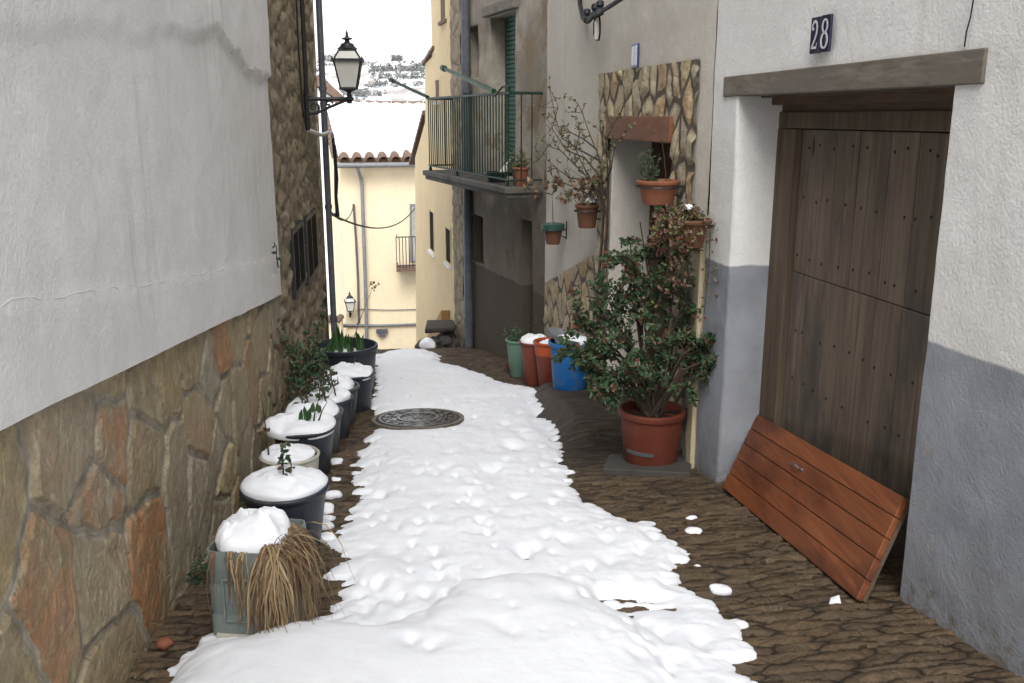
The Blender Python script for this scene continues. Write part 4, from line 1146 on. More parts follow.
# ------------------------------------------------------------------ beige house far below, its roof under snow
HB = thing('beige_house', 'pale beige house below the alley with a snow covered tiled roof', 'house', at(375, 340, 25))
E0 = at(338, 163, 25); ed = Vector((1, .26, 0)).normalized(); sdv = Vector((-.26, 1, 0)).normalized(); EW = 4.2
def hb(a, b, z): return E0 + ed * a + sdv * b + Vector((0, 0, z))
m = MB()
m.prism([hb(.06, .22, -9), hb(.06, 9, -9), hb(.06, 9, .0), hb(.06, 4.6, 1.42), hb(.06, .22, .0)], ed * (EW - .1)); m.build('wall', M['plaster_beige'], HB)
m = MB(); m.prism([hb(-.02, -.05, 0.02), hb(-.02, 4.6, 1.50), hb(-.02, 9.2, .02), hb(-.02, 9.2, .10), hb(-.02, 4.6, 1.58), hb(-.02, -.05, .10)], ed * (EW + .1)); m.build('roof', M['tile'], HB)
V = []
for i in range(60):
    row = []
    for j in range(106):
        a = -.0 + (EW + .06) * j / 105; b = .06 + 4.5 * i / 59
        w_ = .045 * abs(math.sin(math.pi * a / .34)) + .02 * math.sin(i * .9 + .3 * math.sin(a * 3)) * 1
        w_ += .02 * math.sin(a * 2.1 + b * 1.3)
        edge = min(1, (i / 1.5)) * min(1, (59 - i) / 1.5) * min(1, j / 2)
        row.append(hb(a, b, .10 + (b + .05) * .3183 + (.06 + w_) * edge - .015 * (1 - edge)))
    V.append(row)
m = MB(); m.grid(V); m.build('roof_snow', M['snow'], HB, smooth=True)
m = MB()
def halftile(mb, c, ax, r, L, thick=.018):
    n_ = 10; X = Vector(ax).normalized(); up = Vector((0, 0, 1)); s_ = X.cross(up).normalized(); up = s_.cross(X)
    g = []
    for (e, rr) in ((0, r), (L, r), (L, r - thick), (0, r - thick), (0, r)):
        g.append([Vector(c) + X * e + s_ * math.cos(math.pi * k / n_) * rr + up * math.sin(math.pi * k / n_) * rr for k in range(n_ + 1)])
    mb.grid(g)
for k in range(13): halftile(m, hb(.17 + k * .34, -.16, .035), (sdv + Vector((0, 0, .318))), .14, .5)
for k in range(14): halftile(m, hb(-.05, .1 + k * .34, .10 + (k * .34) * .318), (sdv + Vector((0, 0, .318))), .10, .3)
for k in range(9): halftile(m, hb(.1 + k * .5, 4.6, 1.55), ed, .13, .44)
m.build('eave_tiles', M['tile'], HB, auto=50)
m = MB(); m.tube([hb(-.02, -.16, -.06), hb(EW, -.16, -.06)], .07, 10); m.build('gutter', M['zinc'], HB, auto=40)
def hbp(px, py, o=.0):
    a_, b_ = ray(px, py); n_ = sdv; base = hb(0, .22 - o, 0)
    t = base.dot(n_) / (a_ * n_.x + n_.y); return Vector((a_ * t, t, CAMZ + b_ * t))
m = MB(); m.tube([hbp(357, 165, .34), hbp(358, 170, .34), hbp(361, 178, .09), hbp(362, 186, .09), hbp(366, 300, .09), hbp(368, 420, .09)], .05, 10); m.build('downpipe', M['zinc'], HB, auto=40)
m = MB(); m.tube([hbp(353.5, 204, .04), hbp(356, 240, .04), hbp(358, 280, .04), hbp(359, 322, .04), hbp(356, 326, .04), hbp(330, 327, .04)], .032, 8); m.build('wall_cable', M['pipe_dark'], HB)
m = MB(); m.tube([hbp(331, 325, .05), hbp(380, 325.5, .05), hbp(424, 324, .05)], .035, 8); m.build('conduit', M['zinc'], HB)
m = MB(); m.tube([hbp(358, 309, .03), hbp(390, 310, .03), hbp(424, 309, .03)], .012, 6); m.build('wall_wire', M['zinc'], HB)
m = MB(); c = hbp(382, 331, .06); m.box(c, .16, .05, .05, .25); m.box(c + Vector((0, 0, -.1)), .08, .05, .06, .25); m.build('wall_fitting', M['pipe_dark'], HB)
# shuttered balcony door
m = MB(); p0, p1 = hbp(410, 262, .03), hbp(424, 204, .03)
q = [hbp(410, 262, .04), hbp(424, 262, .04), hbp(424, 204, .04), hbp(410, 204, .04)]; m.prism(q, sdv * .08); fo = m.build('balcony_door', M['zinc'], HB)
m = MB(); q = [hbp(412, 261, .05), hbp(424, 261, .05), hbp(424, 207, .05), hbp(412, 207, .05)]; m.prism(q, sdv * .03); m.build('pane', simple('pale_shutter', (.33, .32, .29), .6, .15), fo)
m = MB()
cs = hbp(397, 272, .62); 
def hq(px, z, o): v = hbp(px, 272, o); return Vector((v.x, v.y, z))
zb0 = hbp(397, 272, .6).z
m.prism([hq(396.5, zb0, .6), hq(425, zb0, .6), hq(425, zb0, 0), hq(398, zb0, 0)], Vector((0, 0, .10))); m.build('balcony_slab', M['tile'], HB)
m = MB()
for z in (zb0 + .16, zb0 + .95): m.tube([hq(398, z, 0.02), hq(397, z, .57), hq(425, z, .57)], .016, 6)
for k in range(9): p = hq(397 + k * 3.2, 0, .57); m.tube([Vector((p.x, p.y, zb0 + .1)), Vector((p.x, p.y, zb0 + .95))], .012, 6)
m.build('balcony_railing', M['iron'], HB)
# low wall with snowy tile coping left of it, and white house behind
LA = thing('garden_wall', 'low beige wall below the far white house left of the grey downpipe', 'wall', at(330, 345, 24.3))
a0, a1 = at(322, 322, 24.2), at(341, 322, 24.7)
m = MB(); m.hexa([a0 + Vector((-4, 0, -6)), a1 + Vector((0, 0, -6)), a1 + Vector((0, .3, -6)), a0 + Vector((-4, .3, -6)), a0 + Vector((-4, 0, 0)), a1, a1 + Vector((0, .3, 0)), a0 + Vector((-4, .3, 0))]); m.build('wall', M['plaster_beige'], LA)
m = MB()
for k in range(14): halftile(m, a1 + Vector((-.12 - k * .26, -.12 - .02 * k, .0)), (0.1, 1, .1), .1, .5)
m.build('coping', M['tile'], LA)
HW = thing('white_house', 'white house far below on the left with a snowy tiled gable', 'house', at(328, 300, 30))
b0, b1 = at(300, 105, 30), at(346, 105, 30)
z0 = -9
m = MB(); m.hexa([Vector((b0.x, 30, z0)), Vector((b1.x, 30, z0)), Vector((b1.x - 1.2, 35, z0)), Vector((b0.x - 1.2, 35, z0)), Vector((b0.x, 30, b1.z + .9)), Vector((b1.x, 30, b1.z - .05)), Vector((b1.x - 1.2, 35, b1.z - .05)), Vector((b0.x - 1.2, 35, b1.z + .9))]); m.build('wall', M['plaster_far_white'], HW)
g0, g1 = at(318, 74, 29.8), at(347, 99, 29.8)
m = MB(); m.prism([g0, g1, g1 + Vector((0, 0, -.22)), g0 + Vector((-.2, 0, -.26))], Vector((-1, 5.2, 0))); m.build('roof', M['tile'], HW)
m = MB(); m.prism([g0 + Vector((0, .15, .02)), g1 + Vector((-.1, .15, .02)), g1 + Vector((-.16, .15, .16)), g0 + Vector((0, .15, .2))], Vector((-1, 5.0, 0))); m.build('roof_snow', M['snow'], HW, bevel=.05)
fl_ = hbp(349.5, 312, 0.0)
bracket_lantern('wall_lantern', 'small distant lantern with frosted panes on the beige house wall', fl_, (-sdv.x, -sdv.y), .34, .88, 'wall lanterns')
# sagging cables over the gap
def sag(a, b, s_, n_=18): return [a.lerp(b, t) - Vector((0, 0, s_ * 4 * t * (1 - t))) for t in np.linspace(0, 1, n_)]
ca = LW.p(YE - .02, .06, CAMZ + ray(326, 213)[1] * 11.4)
m = MB(); m.tube(sag(ca, hbp(415, 208, .1), .35), .014, 6)
tag(m.build('overhead_cable', M['cable'], base=ca), 'long sagging black cable crossing to the balcony door of the beige house', 'cable')
cb = ca + Vector((0, 0, .06))
m = MB(); m.tube(sag(cb, hbp(354, 204, .06), .28), .012, 6)
tag(m.build('overhead_cable', M['cable'], base=cb), 'short sagging black cable reaching the upright wall cable left of the downpipe', 'cable')

# ------------------------------------------------------------------ manhole cover
mxy = from_us(7.579, .034); mz = gz(*mxy) + .022
MC = thing('manhole_cover', 'round cast iron manhole cover in a clearing of the snow', 'manhole cover', (mxy[0], mxy[1], mz))
sl_ = math.atan(.105)
def cov(mb, prof, n=48): mb.lathe(prof, (mxy[0], mxy[1], mz), n)
def tilt_verts(mb):
    """lay the cover on the slope of the street"""
    for v in mb.v:
        u, s = to_us(v.x - mxy[0], v.y - mxy[1]); v.z -= .10 * u
def ringmesh(m, r0, r1, z, h=.006, a0=0, a1=2 * math.pi, n=48):
    g = []
    for i in range(n + 1):
        t = a0 + (a1 - a0) * i / n; c, s = math.cos(t), math.sin(t)
        g.append([Vector((mxy[0] + c * r, mxy[1] + s * r, mz + zz)) for r, zz in ((r0, z - .004), (r0 + .004, z + h), (r1 - .004, z + h), (r1, z - .004))])
    m.grid(g)
m = MB(); cov(m, [(.395, -.05), (.395, .006), (.36, .008), (.355, -.01), (.02, -.01)]); tilt_verts(m); m.build('rim', M['concrete'], MC, auto=30)
m = MB(); cov(m, [(.350, -.009), (.350, .004), (.343, .008), (.003, .008)])
ringmesh(m, .315, .34, .008); ringmesh(m, .235, .252, .008); ringmesh(m, .15, .185, .008, .009)
for k in range(16): ringmesh(m, .262, .302, .008, .006, k * math.pi / 8 + .06, k * math.pi / 8 + .28, 5)
for k in range(8): ringmesh(m, .195, .228, .008, .005, k * math.pi / 4 + .1, k * math.pi / 4 + .62, 6)
for k in range(12):
    t = k * math.pi / 6; ringmesh(m, .05, .14, .008, .005, t, t + .16, 2)
ringmesh(m, .012, .04, .008, .008)
tilt_verts(m); m.build('lid', M['brass'], MC, auto=35)

# ------------------------------------------------------------------ leaning varnished board
BD = thing('leaning_board', 'red varnished board of five planks with a metal pull, leaning in the doorway', 'board', (1.38, 4.4, -.53))
BLc, BRc = Vector((1.29, 5.30, -.615)), Vector((1.455, 3.53, -.385))
TLc, TRc = BLc + Vector((.245, .20, .41)), BRc + Vector((.215, .176, .405))
nb = ((BRc - BLc).cross(TLc - BLc)).normalized(); TRc = TRc - nb * nb.dot(TRc - BLc)
if nb.x > 0: nb = -nb
def bpnt(s, t, d=0): return BLc.lerp(BRc, s).lerp(TLc.lerp(TRc, s), t) - nb * d
m = MB()
for k in range(5):
    t0, t1 = k / 5 + .004, (k + 1) / 5 - .004
    m.hexa([bpnt(0, t0, .0), bpnt(1, t0, .0), bpnt(1, t0, .03), bpnt(0, t0, .03), bpnt(0, t1, .0), bpnt(1, t1, .0), bpnt(1, t1, .03), bpnt(0, t1, .03)])
ob = m.build('planks', M['wood_red'], BD, bevel=.004)
m = MB(); m.hexa([bpnt(.004, .004, .012), bpnt(.996, .004, .012), bpnt(.996, .004, .026), bpnt(.004, .004, .026), bpnt(.004, .996, .012), bpnt(.996, .996, .012), bpnt(.996, .996, .026), bpnt(.004, .996, .026)])
for s in (.0, .5, .968): m.hexa([bpnt(s, .02, .031), bpnt(s + .03, .02, .031), bpnt(s + .03, .02, .05), bpnt(s, .02, .05), bpnt(s, .98, .031), bpnt(s + .03, .98, .031), bpnt(s + .03, .98, .05), bpnt(s, .98, .05)])
m.build('backing_frame', M['wood_soffit'], BD)
hs_, ht_ = .42, .70
m = MB(); a = bpnt(hs_, ht_ + .01); b = bpnt(hs_ + .055, ht_ + .01)
m.tube([a, a + nb * .022, a.lerp(b, .25) + nb * .032, a.lerp(b, .75) + nb * .032, b + nb * .022, b], .006, 8)
m.tube([a - nb * .002, a + nb * .004], .013, 10); m.tube([b - nb * .002, b + nb * .004], .013, 10)
m.build('handle', M['chrome'], BD, auto=40)

# ------------------------------------------------------------------ pots
def pot_profile(r0, r1, h, rim=.03, rimw=.012, wall=.012, fill=.85):
    rf = r0 + (r1 - r0) * fill
    return [(r0 * .96, 0), (r0, .012), (r0 + (r1 - r0) * (1 - rim / h) , h - rim), (r1 + rimw * .6, h - rim + .004), (r1 + rimw, h - rim + .012), (r1 + rimw, h - .006), (r1 + rimw - .006, h),
            (r1 - wall + .004, h), (r1 - wall, h - .006), (rf - wall, h * fill)]
def snow_cap(name, c, rx, ry, h, seed, parent, rz=0, droop=.02, lumpy=.25, nr=16, na=44, square=1.0):
    V = []; c = Vector(c)
    for i in range(nr + 1):
        f = i / nr; row = []
        for j in range(na + 1):
            t = 2 * math.pi * (j % na) / na
            ca, sa = math.cos(t), math.sin(t)
            nz_ = float(vnoise(np.array([ca * 1.4 + seed]), np.array([sa * 1.4 + seed * 2.]), 0, 9)[0])
            n2 = float(fbm(np.array([ca * f * 2.2 + seed]), np.array([sa * f * 2.2 - seed]), 0, 3, 4)[0])
            rr = min(1.0, f * 1.08) * (1 + lumpy * .6 * nz_)
            n3 = float(fbm(np.array([ca * f * 6 + seed]), np.array([sa * f * 6 - seed]), 0, 3, 8)[0])
            z = h * (max(0, 1 - f ** 2.7)) ** .6 * (1 + lumpy * n2 * 2.2) + .014 * n3 * min(1, (1 - f) * 6)
            if f > .93: z -= droop * (f - .93) / .07; rr *= 1 - .06 * (f - .93) / .07
            x, y = rx * rr * math.copysign(abs(ca) ** square, ca), ry * rr * math.copysign(abs(sa) ** square, sa)
            row.append(c + Vector((x * math.cos(rz) - y * math.sin(rz), x * math.sin(rz) + y * math.cos(rz), z)))
        V.append(row)
    m = MB(); m.grid(V, 0, False)
    o = m.build(name, M['snow'], parent, smooth=True)
    return o
def twig(mb, p, d, L, r, rg, bend=.35, n=5, mi=0):
    pts = [Vector(p)]; d = Vector(d).normalized()
    for i in range(n):
        d = (d + rvec(rg) * bend * .5).normalized(); pts.append(pts[-1] + d * L / n)
    mb.tube(pts, [r * (1 - .75 * i / n) for i in range(n + 1)], 5, mi)
    return pts, d

def pot(name, label, cat, c, r0, r1, h, mat, group=None, soil=True, fill=.85, sx=1, sy=1, rz=0, rim=.03, rimw=.012):
    t = thing(name, label, cat, c, group)
    m = MB(); m.lathe(pot_profile(r0, r1, h, rim, rimw, fill=fill), c, 44, 0, sx, sy, rz); m.build('pot_body', mat, t, auto=40)
    if soil:
        m = MB(); V = []; cc = Vector(c); rs_ = r0 + (r1 - r0) * fill - .010
        for i in range(7):
            V.append([cc + Vector((math.cos(2 * math.pi * (j % 24) / 24) * rs_ * i / 6 * sx, math.sin(2 * math.pi * (j % 24) / 24) * rs_ * i / 6 * sy, h * fill + .012 * math.sin(j * 2.1 + i) * (i < 6))) for j in range(25)])
        m.grid(V); m.build('soil', M['soil'], t, smooth=True)
    return t

def ground_at(u, s, dz=.01):
    x, y = from_us(u, s); return Vector((x, y, float(ground_z(u)) + dz))

GL = 'snow covered pots along the flagstone plinth'
# tub nearest the planter
c = ground_at(4.50, -.665, 0.02); c.z = gz(c.x, c.y) + .0
T1 = pot('plant_tub', 'big navy tub with a smooth snow cap and dark sprigs, next to the square planter', 'tub', c, .165, .212, .33, M['tub'], GL, fill=.95)
snow_cap('snow_cap', c + Vector((0, 0, .322)), .212, .205, .075, 1.3, T1, droop=.01, lumpy=.12)
rg = random.Random(12)
for (dx, dy, L) in ((.0, -.02, .16), (.03, .02, .13), (-.04, .1, .2)):
    m = MB(); pts, d_ = twig(m, c + Vector((dx, dy, .37)), (.1, -.1, 1), L, .005, rg)
    tw_ = m.build('twig', M['bark'], T1)
    m = MB()
    for q in pts[1:]:
        for k in range(2): leaf(m, q, (rvec(rg) + Vector((0, 0, .2))), rvec(rg), .035, .022)
    m.build('leaves', M['leaf'], tw_)
# white bucket
c = ground_at(5.32, -.745); c.z = gz(c.x, c.y)
T2 = pot('white_bucket', 'dirty white plastic bucket with a flat snow cap and a bare stem', 'bucket', c, .15, .172, .30, M['bucket_white'], GL, fill=.93, rimw=.006, rim=.02)
snow_cap('snow_cap', c + Vector((-.01, 0, .285)), .162, .155, .05, 3.1, T2, droop=.005, lumpy=.15)
m = MB(); pts, d_ = twig(m, c + Vector((-.11, -.06, .3)), (.05, -.05, 1), .42, .006, rg, .15); tw_ = m.build('twig', M['bark'], T2)
m = MB()
for q in (pts[1], pts[2], pts[2]): leaf(m, q, rvec(rg), rvec(rg), .035, .026)
m.build('leaves', M['leaf_red'], tw_)
# row of dark pots
spec = [(5.98, -.735, .16, .205, .34, 'tub', 'dark plastic pot under a broad snow cap pierced by small green sprouts'),
        (6.52, -.71, .15, .19, .33, 'pot_grey', 'dark pot under a snow cap with a leafy sprig, second beyond the white bucket'),
        (7.02, -.655, .14, .18, .34, 'tub', 'dark pot with a clean round snow cap, third beyond the white bucket'),
        (7.58, -.645, .14, .185, .34, 'pot_grey', 'grey pot whose snow cap is pierced by one thick dark stick'),
        (8.2, -.56, .17, .20, .36, 'tub', 'dark pot with a thick snow cap in front of the widest black tub')]
ROW = []
for i, (u, s, r0, r1, h, mk, lab) in enumerate(spec):
    c = ground_at(u, s); c.z = gz(c.x, c.y)
    t = pot('plant_pot', lab, 'plant pot', c, r0, r1, h, M[mk], GL, fill=.95)
    snow_cap('snow_cap', c + Vector((-.02, 0, h - .012)), r1 * 1.03, r1 * 1.0, .066 + .012 * (i % 2), 5.7 + i * 2.3, t, droop=.03, lumpy=.34)
    ROW.append((t, c, h, r1))
def sprouts(i, n, L, seed):
    t, c, h, r = ROW[i]; rg = random.Random(seed); 
    for k in range(n):
        a = rg.uniform(0, 6.28); q = c + Vector((math.cos(a) * r * rg.uniform(.1, .75), math.sin(a) * r * rg.uniform(.1, .75), h + .05))
        m = MB()
        for j in range(3): leaf(m, q, Vector((rg.uniform(-.3, .3), rg.uniform(-.3, .3), 1)), (0, -1, .2), L * rg.uniform(.6, 1), .03)
        m.build('sprout', M['sprout'], t)
def sticks(i, n, L, seed, lean=.2, leaves=0, lm='leaf', r=.007):
    t, c, h, rr = ROW[i]; rg = random.Random(seed)
    for k in range(n):
        a = rg.uniform(0, 6.28); q = c + Vector((math.cos(a) * rr * .5, math.sin(a) * rr * .5, h + .02))
        m = MB(); pts, d_ = twig(m, q, (rg.uniform(-lean, lean), rg.uniform(-lean, lean), 1), L * rg.uniform(.7, 1.1), r, rg, .25); o = m.build('twig', M['bark'], t)
        if leaves:
            m = MB()
            for j in range(leaves): leaf(m, rg.choice(pts[1:]) + rvec(rg) * .03, rvec(rg) + Vector((0, 0, .3)), rvec(rg), rg.uniform(.03, .055), .026)
            m.build('leaves', M[lm], o)
sprouts(0, 6, .09, 1); sticks(0, 2, .26, 2, .5)
sticks(1, 3, .34, 3, .35, 22); sticks(1, 2, .3, 31, .5)
sticks(2, 3, .36, 4, .4, 18)
sticks(3, 1, .17, 5, .1, r=.012); sticks(3, 1, .1, 6, .3)
sticks(4, 1, .12, 8, .2)
# leafy dark plant that grows between the pots and the plinth
bp = LW.p(7.15, .10, gz(-1.8, 7.15))
WP = thing('wall_plant', 'dark leafy plant growing between the snowy pots and the wall', 'plant', bp)
rg = random.Random(44); m = MB(); lf = MB()
for k in range(16):
    pts, d_ = twig(m, bp + Vector((rg.uniform(-.05, .2), rg.uniform(-.6, .5), rg.uniform(.2, .5))), (rg.uniform(-.05, .5), rg.uniform(-.6, .3), 1), rg.uniform(.3, .6), .006, rg, .5)
    for q in pts[1:]:
        for j in range(7): leaf(lf, q + rvec(rg) * .04, rvec(rg) + Vector((0, 0, .3)), rvec(rg), rg.uniform(.03, .05), .026)
m.build('stems', M['bark'], WP); lf.build('foliage', M['leaf'], WP)
# widest black tub
c = Vector((-1.69, 9.05, 0)); c.z = gz(c.x, c.y)
T9 = pot('plant_tub', 'widest black tub at the far end of the pots with tall green shoots', 'tub', c, .27, .318, .50, M['tub'], GL, fill=.80, rim=.05)
rg = random.Random(5)
for k in range(4):
    a = k * 1.7; snow_cap('snow_patch', c + Vector((math.cos(a) * .15, math.sin(a) * .15, .395)), .13, .10, .03, k * 2.1, T9, droop=.02)
for (dx, dy, L) in ((-.13, -.05, .26), (-.04, .02, .36), (.06, -.04, .22), (.15, .04, .26), (.0, .12, .2)):
    m = MB()
    for j in range(6): leaf(m, c + Vector((dx + rg.uniform(-.02, .02), dy + rg.uniform(-.02, .02), .39)), Vector((rg.uniform(-.18, .18), rg.uniform(-.18, .18), 1)), (rg.uniform(-.5, .5), -1, 0), L * rg.uniform(.6, 1), .045)
    m.build('shoot', M['sprout'], T9)
m = MB(); pts, d_ = twig(m, c + Vector((.02, .1, .38)), (.35, .1, 1), .75, .006, rg, .15); o = m.build('twig', M['bark'], T9)
m = MB()
for j in range(14): leaf(m, pts[-1] + rvec(rg) * .04, rvec(rg), rvec(rg), .035, .02)
m.build('leaves', M['leaf_dry'], o)

# square planter cut from a canister, dead grass hanging over its corner
c = ground_at(3.50, -.635); c.z = gz(c.x, c.y) + .005
PT = thing('square_planter', 'square grey green canister planter topped with snow and draped with dead brown grass', 'planter', c)
ax = Vector((math.cos(R(-5)), math.sin(R(-5)), 0)); ay = Vector((-ax.y, ax.x, 0)); up = Vector((0, 0, 1))
def superloop(hx, hy, z, n=48, e=.22, grow=0):
    out = []
    for k in range(n + 1):
        t = 2 * math.pi * (k % n) / n; c_, s_ = math.cos(t), math.sin(t)
        out.append(c + ax * math.copysign(abs(c_) ** e, c_) * hx + ay * math.copysign(abs(s_) ** e, s_) * hy + up * z)
    return out
H = .40; hx, hy = .158, .165
rows_ = [superloop(hx * .94, hy * .94, .0), superloop(hx * .98, hy * .98, .015), superloop(hx, hy, .05)]
for z in (.12, .128, .14, .148, .25, .258, .27, .278): rows_.append(superloop(hx * (1.0 if z in (.12, .148, .25, .278) else .978), hy * (1.0 if z in (.12, .148, .25, .278) else .978), z))
rows_ += [superloop(hx * 1.0, hy * 1.0, H - .02), superloop(hx * .985, hy * .985, H), superloop(hx * .95, hy * .95, H), superloop(hx * .95, hy * .95, H - .06)]
m = MB(); m.grid(rows_); m.f.append([k for k in range(48)][::-1]); m.m.append(0)
body = m.build('canister', M['canister'], PT, auto=50)
m = MB()
for z in (.09, .17, .3):
    pass
g = []
for k in range(25):
    t = k / 24; a_ = -hx * .8 + t * hx * 1.6
    g.append([c + ax * a_ - ay * (hy + .002) + up * (.03 + .012 * math.sin(t * 3)), c + ax * a_ - ay * (hy + .012) + up * .035, c + ax * a_ - ay * (hy + .012) + up * .05, c + ax * a_ - ay * (hy - .002) + up * .055])
m.grid(g); m.build('base_lip', M['bucket_white'], PT, auto=40)
m = MB()
for s_ in (-.55, .1):
    m.obox(c + ax * hx * s_ - ay * (hy + .003) + up * .2, ax, ay, up, .005, .008, .09)
m.obox(c - ax * hx * .22 - ay * (hy + .003) + up * .112, ax, ay, up, hx * .33, .007, .005)
m.obox(c - ax * hx * .22 - ay * (hy + .003) + up * .288, ax, ay, up, hx * .33, .007, .005)
m.build('moulded_panel', M['canister'], PT, bevel=.004)
m = MB(); g = [superloop(hx * .948, hy * .948, H - .05), superloop(.01, .01, H - .045)]; m.grid(g); m.build('soil', M['soil'], PT)
snow_cap('snow_cap', c + Vector((-.02, -.005, H - .02)), 0.152, .15, .115, 21.4, PT, rz=.1, droop=.02, lumpy=.24, square=.6)
rg = random.Random(77); m = MB()
def blade(mb, p, d, L, w_, rg, sag_=1.0, n=6):
    p = Vector(p); d = Vector(d).normalized(); s_ = d.cross(Vector((0, 0, 1))).normalized(); V = []
    tw_ = rg.uniform(-.6, .6)
    for i in range(n + 1):
        f = i / n; ww = w_ * (1 - .8 * f)
        sv = (s_ + Vector((0, 0, tw_ * f))).normalized()
        V.append([p - sv * ww, p + sv * ww])
        d = (d + Vector((rg.uniform(-.34, .34), rg.uniform(-.34, .34), -sag_ * .55))).normalized(); p = p + d * L / n
        # blades hang down the outside of the canister instead of going through it
        q = p - c; a_, b_ = q.dot(ax), q.dot(ay)
        if q.z < H - .01 and abs(a_) < hx + .012 and abs(b_) < hy + .012:
            if hx - abs(a_) < hy - abs(b_): p = p + ax * (math.copysign(hx + .014, a_) - a_)
            else: p = p + ay * (math.copysign(hy + .014, b_) - b_)
        p.z = max(p.z, c.z + .012)
    mb.grid(V)
for k in range(640):
    e = rg.betavariate(1.6, 1.9)          # a thick sheaf over the right front corner, thinning round both sides
    if e < .45: a_, b_ = .48 + e / .45 * .5, -1.0
    else: a_, b_ = 1.0, -1 + (e - .45) / .55 * 1.4
    base_ = c + ax * hx * a_ * rg.uniform(.8, 1.02) + ay * hy * b_ * rg.uniform(.8, 1.02) + up * (H + rg.uniform(-.02, .035))
    out_ = ax * (.25 if e < .45 else 1) + ay * (-1 if e < .45 else -.15)
    d_ = out_ * rg.uniform(.3, .9) + ax * rg.uniform(-.3, .3) + ay * rg.uniform(-.25, .25) + up * rg.uniform(-.2, .8)
    blade(m, base_, d_, .12 + .36 * rg.random() ** 1.3, rg.uniform(.0012, .0055), rg, rg.uniform(.8, 2.4), 9)
for k in range(70):                       # flat limp broken leaves among the stalks
    base_ = c + ax * hx * rg.uniform(.5, 1.02) - ay * hy * rg.uniform(-.6, 1.0) + up * (H + rg.uniform(-.02, .03))
    blade(m, base_, ax * rg.uniform(.1, 1) - ay * rg.uniform(-.3, 1) + up * rg.uniform(-.3, .5), .08 + .26 * rg.random(), rg.uniform(.005, .010), rg, rg.uniform(.6, 2.2), 7)
for k in range(60):                       # a few strands down the front and over the left edge
    base_ = c + ax * hx * rg.choice([-.72, -.3, -.25, .0, -.05, rg.uniform(-.9, .3)]) - ay * hy * .97 + up * (H + .005)
    blade(m, base_, -ay * .7 + ax * rg.uniform(-.25, .25) + up * .1, rg.choice([.05, .07, .1, .26, .3]) * rg.uniform(.7, 1.1), rg.uniform(.002, .004), rg, 2.2, 7)
for k in range(30):
    a = rg.uniform(-1.0, .5); blade(m, c + ax * hx * .85 * math.cos(a) + ay * hy * .85 * math.sin(a) + up * (H + .02), ax * math.cos(a) + ay * math.sin(a) + up * rg.uniform(.2, .9), rg.uniform(.08, .15), .002, rg, .8)
for k in range(4): blade(m, c - ax * hx * .95 + ay * hy * rg.uniform(-.5, .5) + up * H, -ax * .6 + up * .2, rg.uniform(.15, .22), .0025, rg, 1.2)
gr = m.build('dead_grass', M['straw'], PT); tag(gr, kind='stuff')

# snow clumps fallen beside the pots and loose ones on the right
rgc = random.Random(3)
clumps = [(322, 512, .075, 'by the square planter'), (321, 528, .06, ''), (333, 497, .055, ''), (336, 463, .05, ''), (337, 480, .035, ''), (232, 570, .03, ''), (326, 540, .05, ''), (328, 520, .04, ''), (694, 533, .045, 'r'), (692, 519, .03, 'r'), (721, 592, .05, 'r2'), (697, 566, .02, 'r')]
for i, (px, py, r, k) in enumerate(clumps):
    p = on_ground(px, py)
    lab = ('small lump of old snow on the wet stones beside the row of snowy pots' if px < 500 else 'small lump of old snow alone on the brown cobbles between the snow and the board')
    m = MB(); p.z -= .012
    rock(m, p + Vector((0, 0, r * .32)), r, i * 1.7, 1.1, .9, .62, 18, 10)
    tag(m.build('snow_lump', M['snow'], base=p, smooth=True), lab, 'snow lump', 'loose lumps of snow beside the pots' if px < 500 else 'loose lumps of snow on the cobbles')
p = on_ground(835, 606)
m = MB(); m.add([p + Vector((-.03, -.01, .018)), p + Vector((.02, -.012, .02)), p + Vector((.025, .03, .035)), p + Vector((-.01, .03, .022)), p + Vector((-.03, -.01, .014)), p + Vector((.02, -.012, .016)), p + Vector((.025, .03, .031)), p + Vector((-.01, .03, .018))], [(0, 1, 2, 3), (7, 6, 5, 4), (0, 4, 5, 1), (1, 5, 6, 2), (2, 6, 7, 3), (3, 7, 4, 0)])
tag(m.build('paper_scrap', M['paper'], base=p), 'scrap of white paper on the cobbles in front of the leaning board', 'paper')
p = on_ground(165, 648); m = MB(); rock(m, p + Vector((0, 0, .02)), .028, 2, 1.2, 1, .8)
tag(m.build('brick_chip', M['terra2'], base=p, smooth=True), 'small orange brick chip at the foot of the flagstone plinth', 'brick chip')
p = on_ground(212, 578)
m = MB(); pts, d_ = twig(m, p + Vector((-.12, -.02, .03)), (1, .25, .12), .3, .007, rgc, .15)
tag(m.build('stick', M['bark'], base=p), 'short dark stick lying between the flagstone plinth and the square planter', 'stick')
# weeds at the foot of the plinth
for (px, py, n_, r, lab) in ((202, 577, 130, .11, 'low green weed at the foot of the plinth behind the square planter'), (122, 668, 70, .07, 'small green weed at the foot of the plinth at the bottom edge'), (246, 505, 90, .10, 'dark green weed at the foot of the plinth beside the big snowy tub')):
    p = on_ground(px, py); W_t = thing('weed', lab, 'weed', p, 'weeds along the flagstone plinth'); m = MB()
    for k in range(n_):
        q = p + Vector((rgc.gauss(0, r * .5), rgc.gauss(0, r * .7), abs(rgc.gauss(0, .03)) + .015)); leaf(m, q, rvec(rgc) + Vector((0, 0, .6)), rvec(rgc), rgc.uniform(.02, .04), .014)
    m.build('foliage', M['leaf'], W_t)
p = LW.p(LW.hit(276, 270)[0], .02, LW.hit(276, 270)[1])
SPR = thing('wall_sprig', 'thin bare sprig with a few dark leaves growing out of the plaster edge', 'plant', p)
m = MB(); q1 = LW.p(LW.hit(270, 258)[0], .05, LW.hit(270, 258)[1]); q2 = LW.p(LW.hit(265, 246)[0], .08, LW.hit(265, 246)[1])
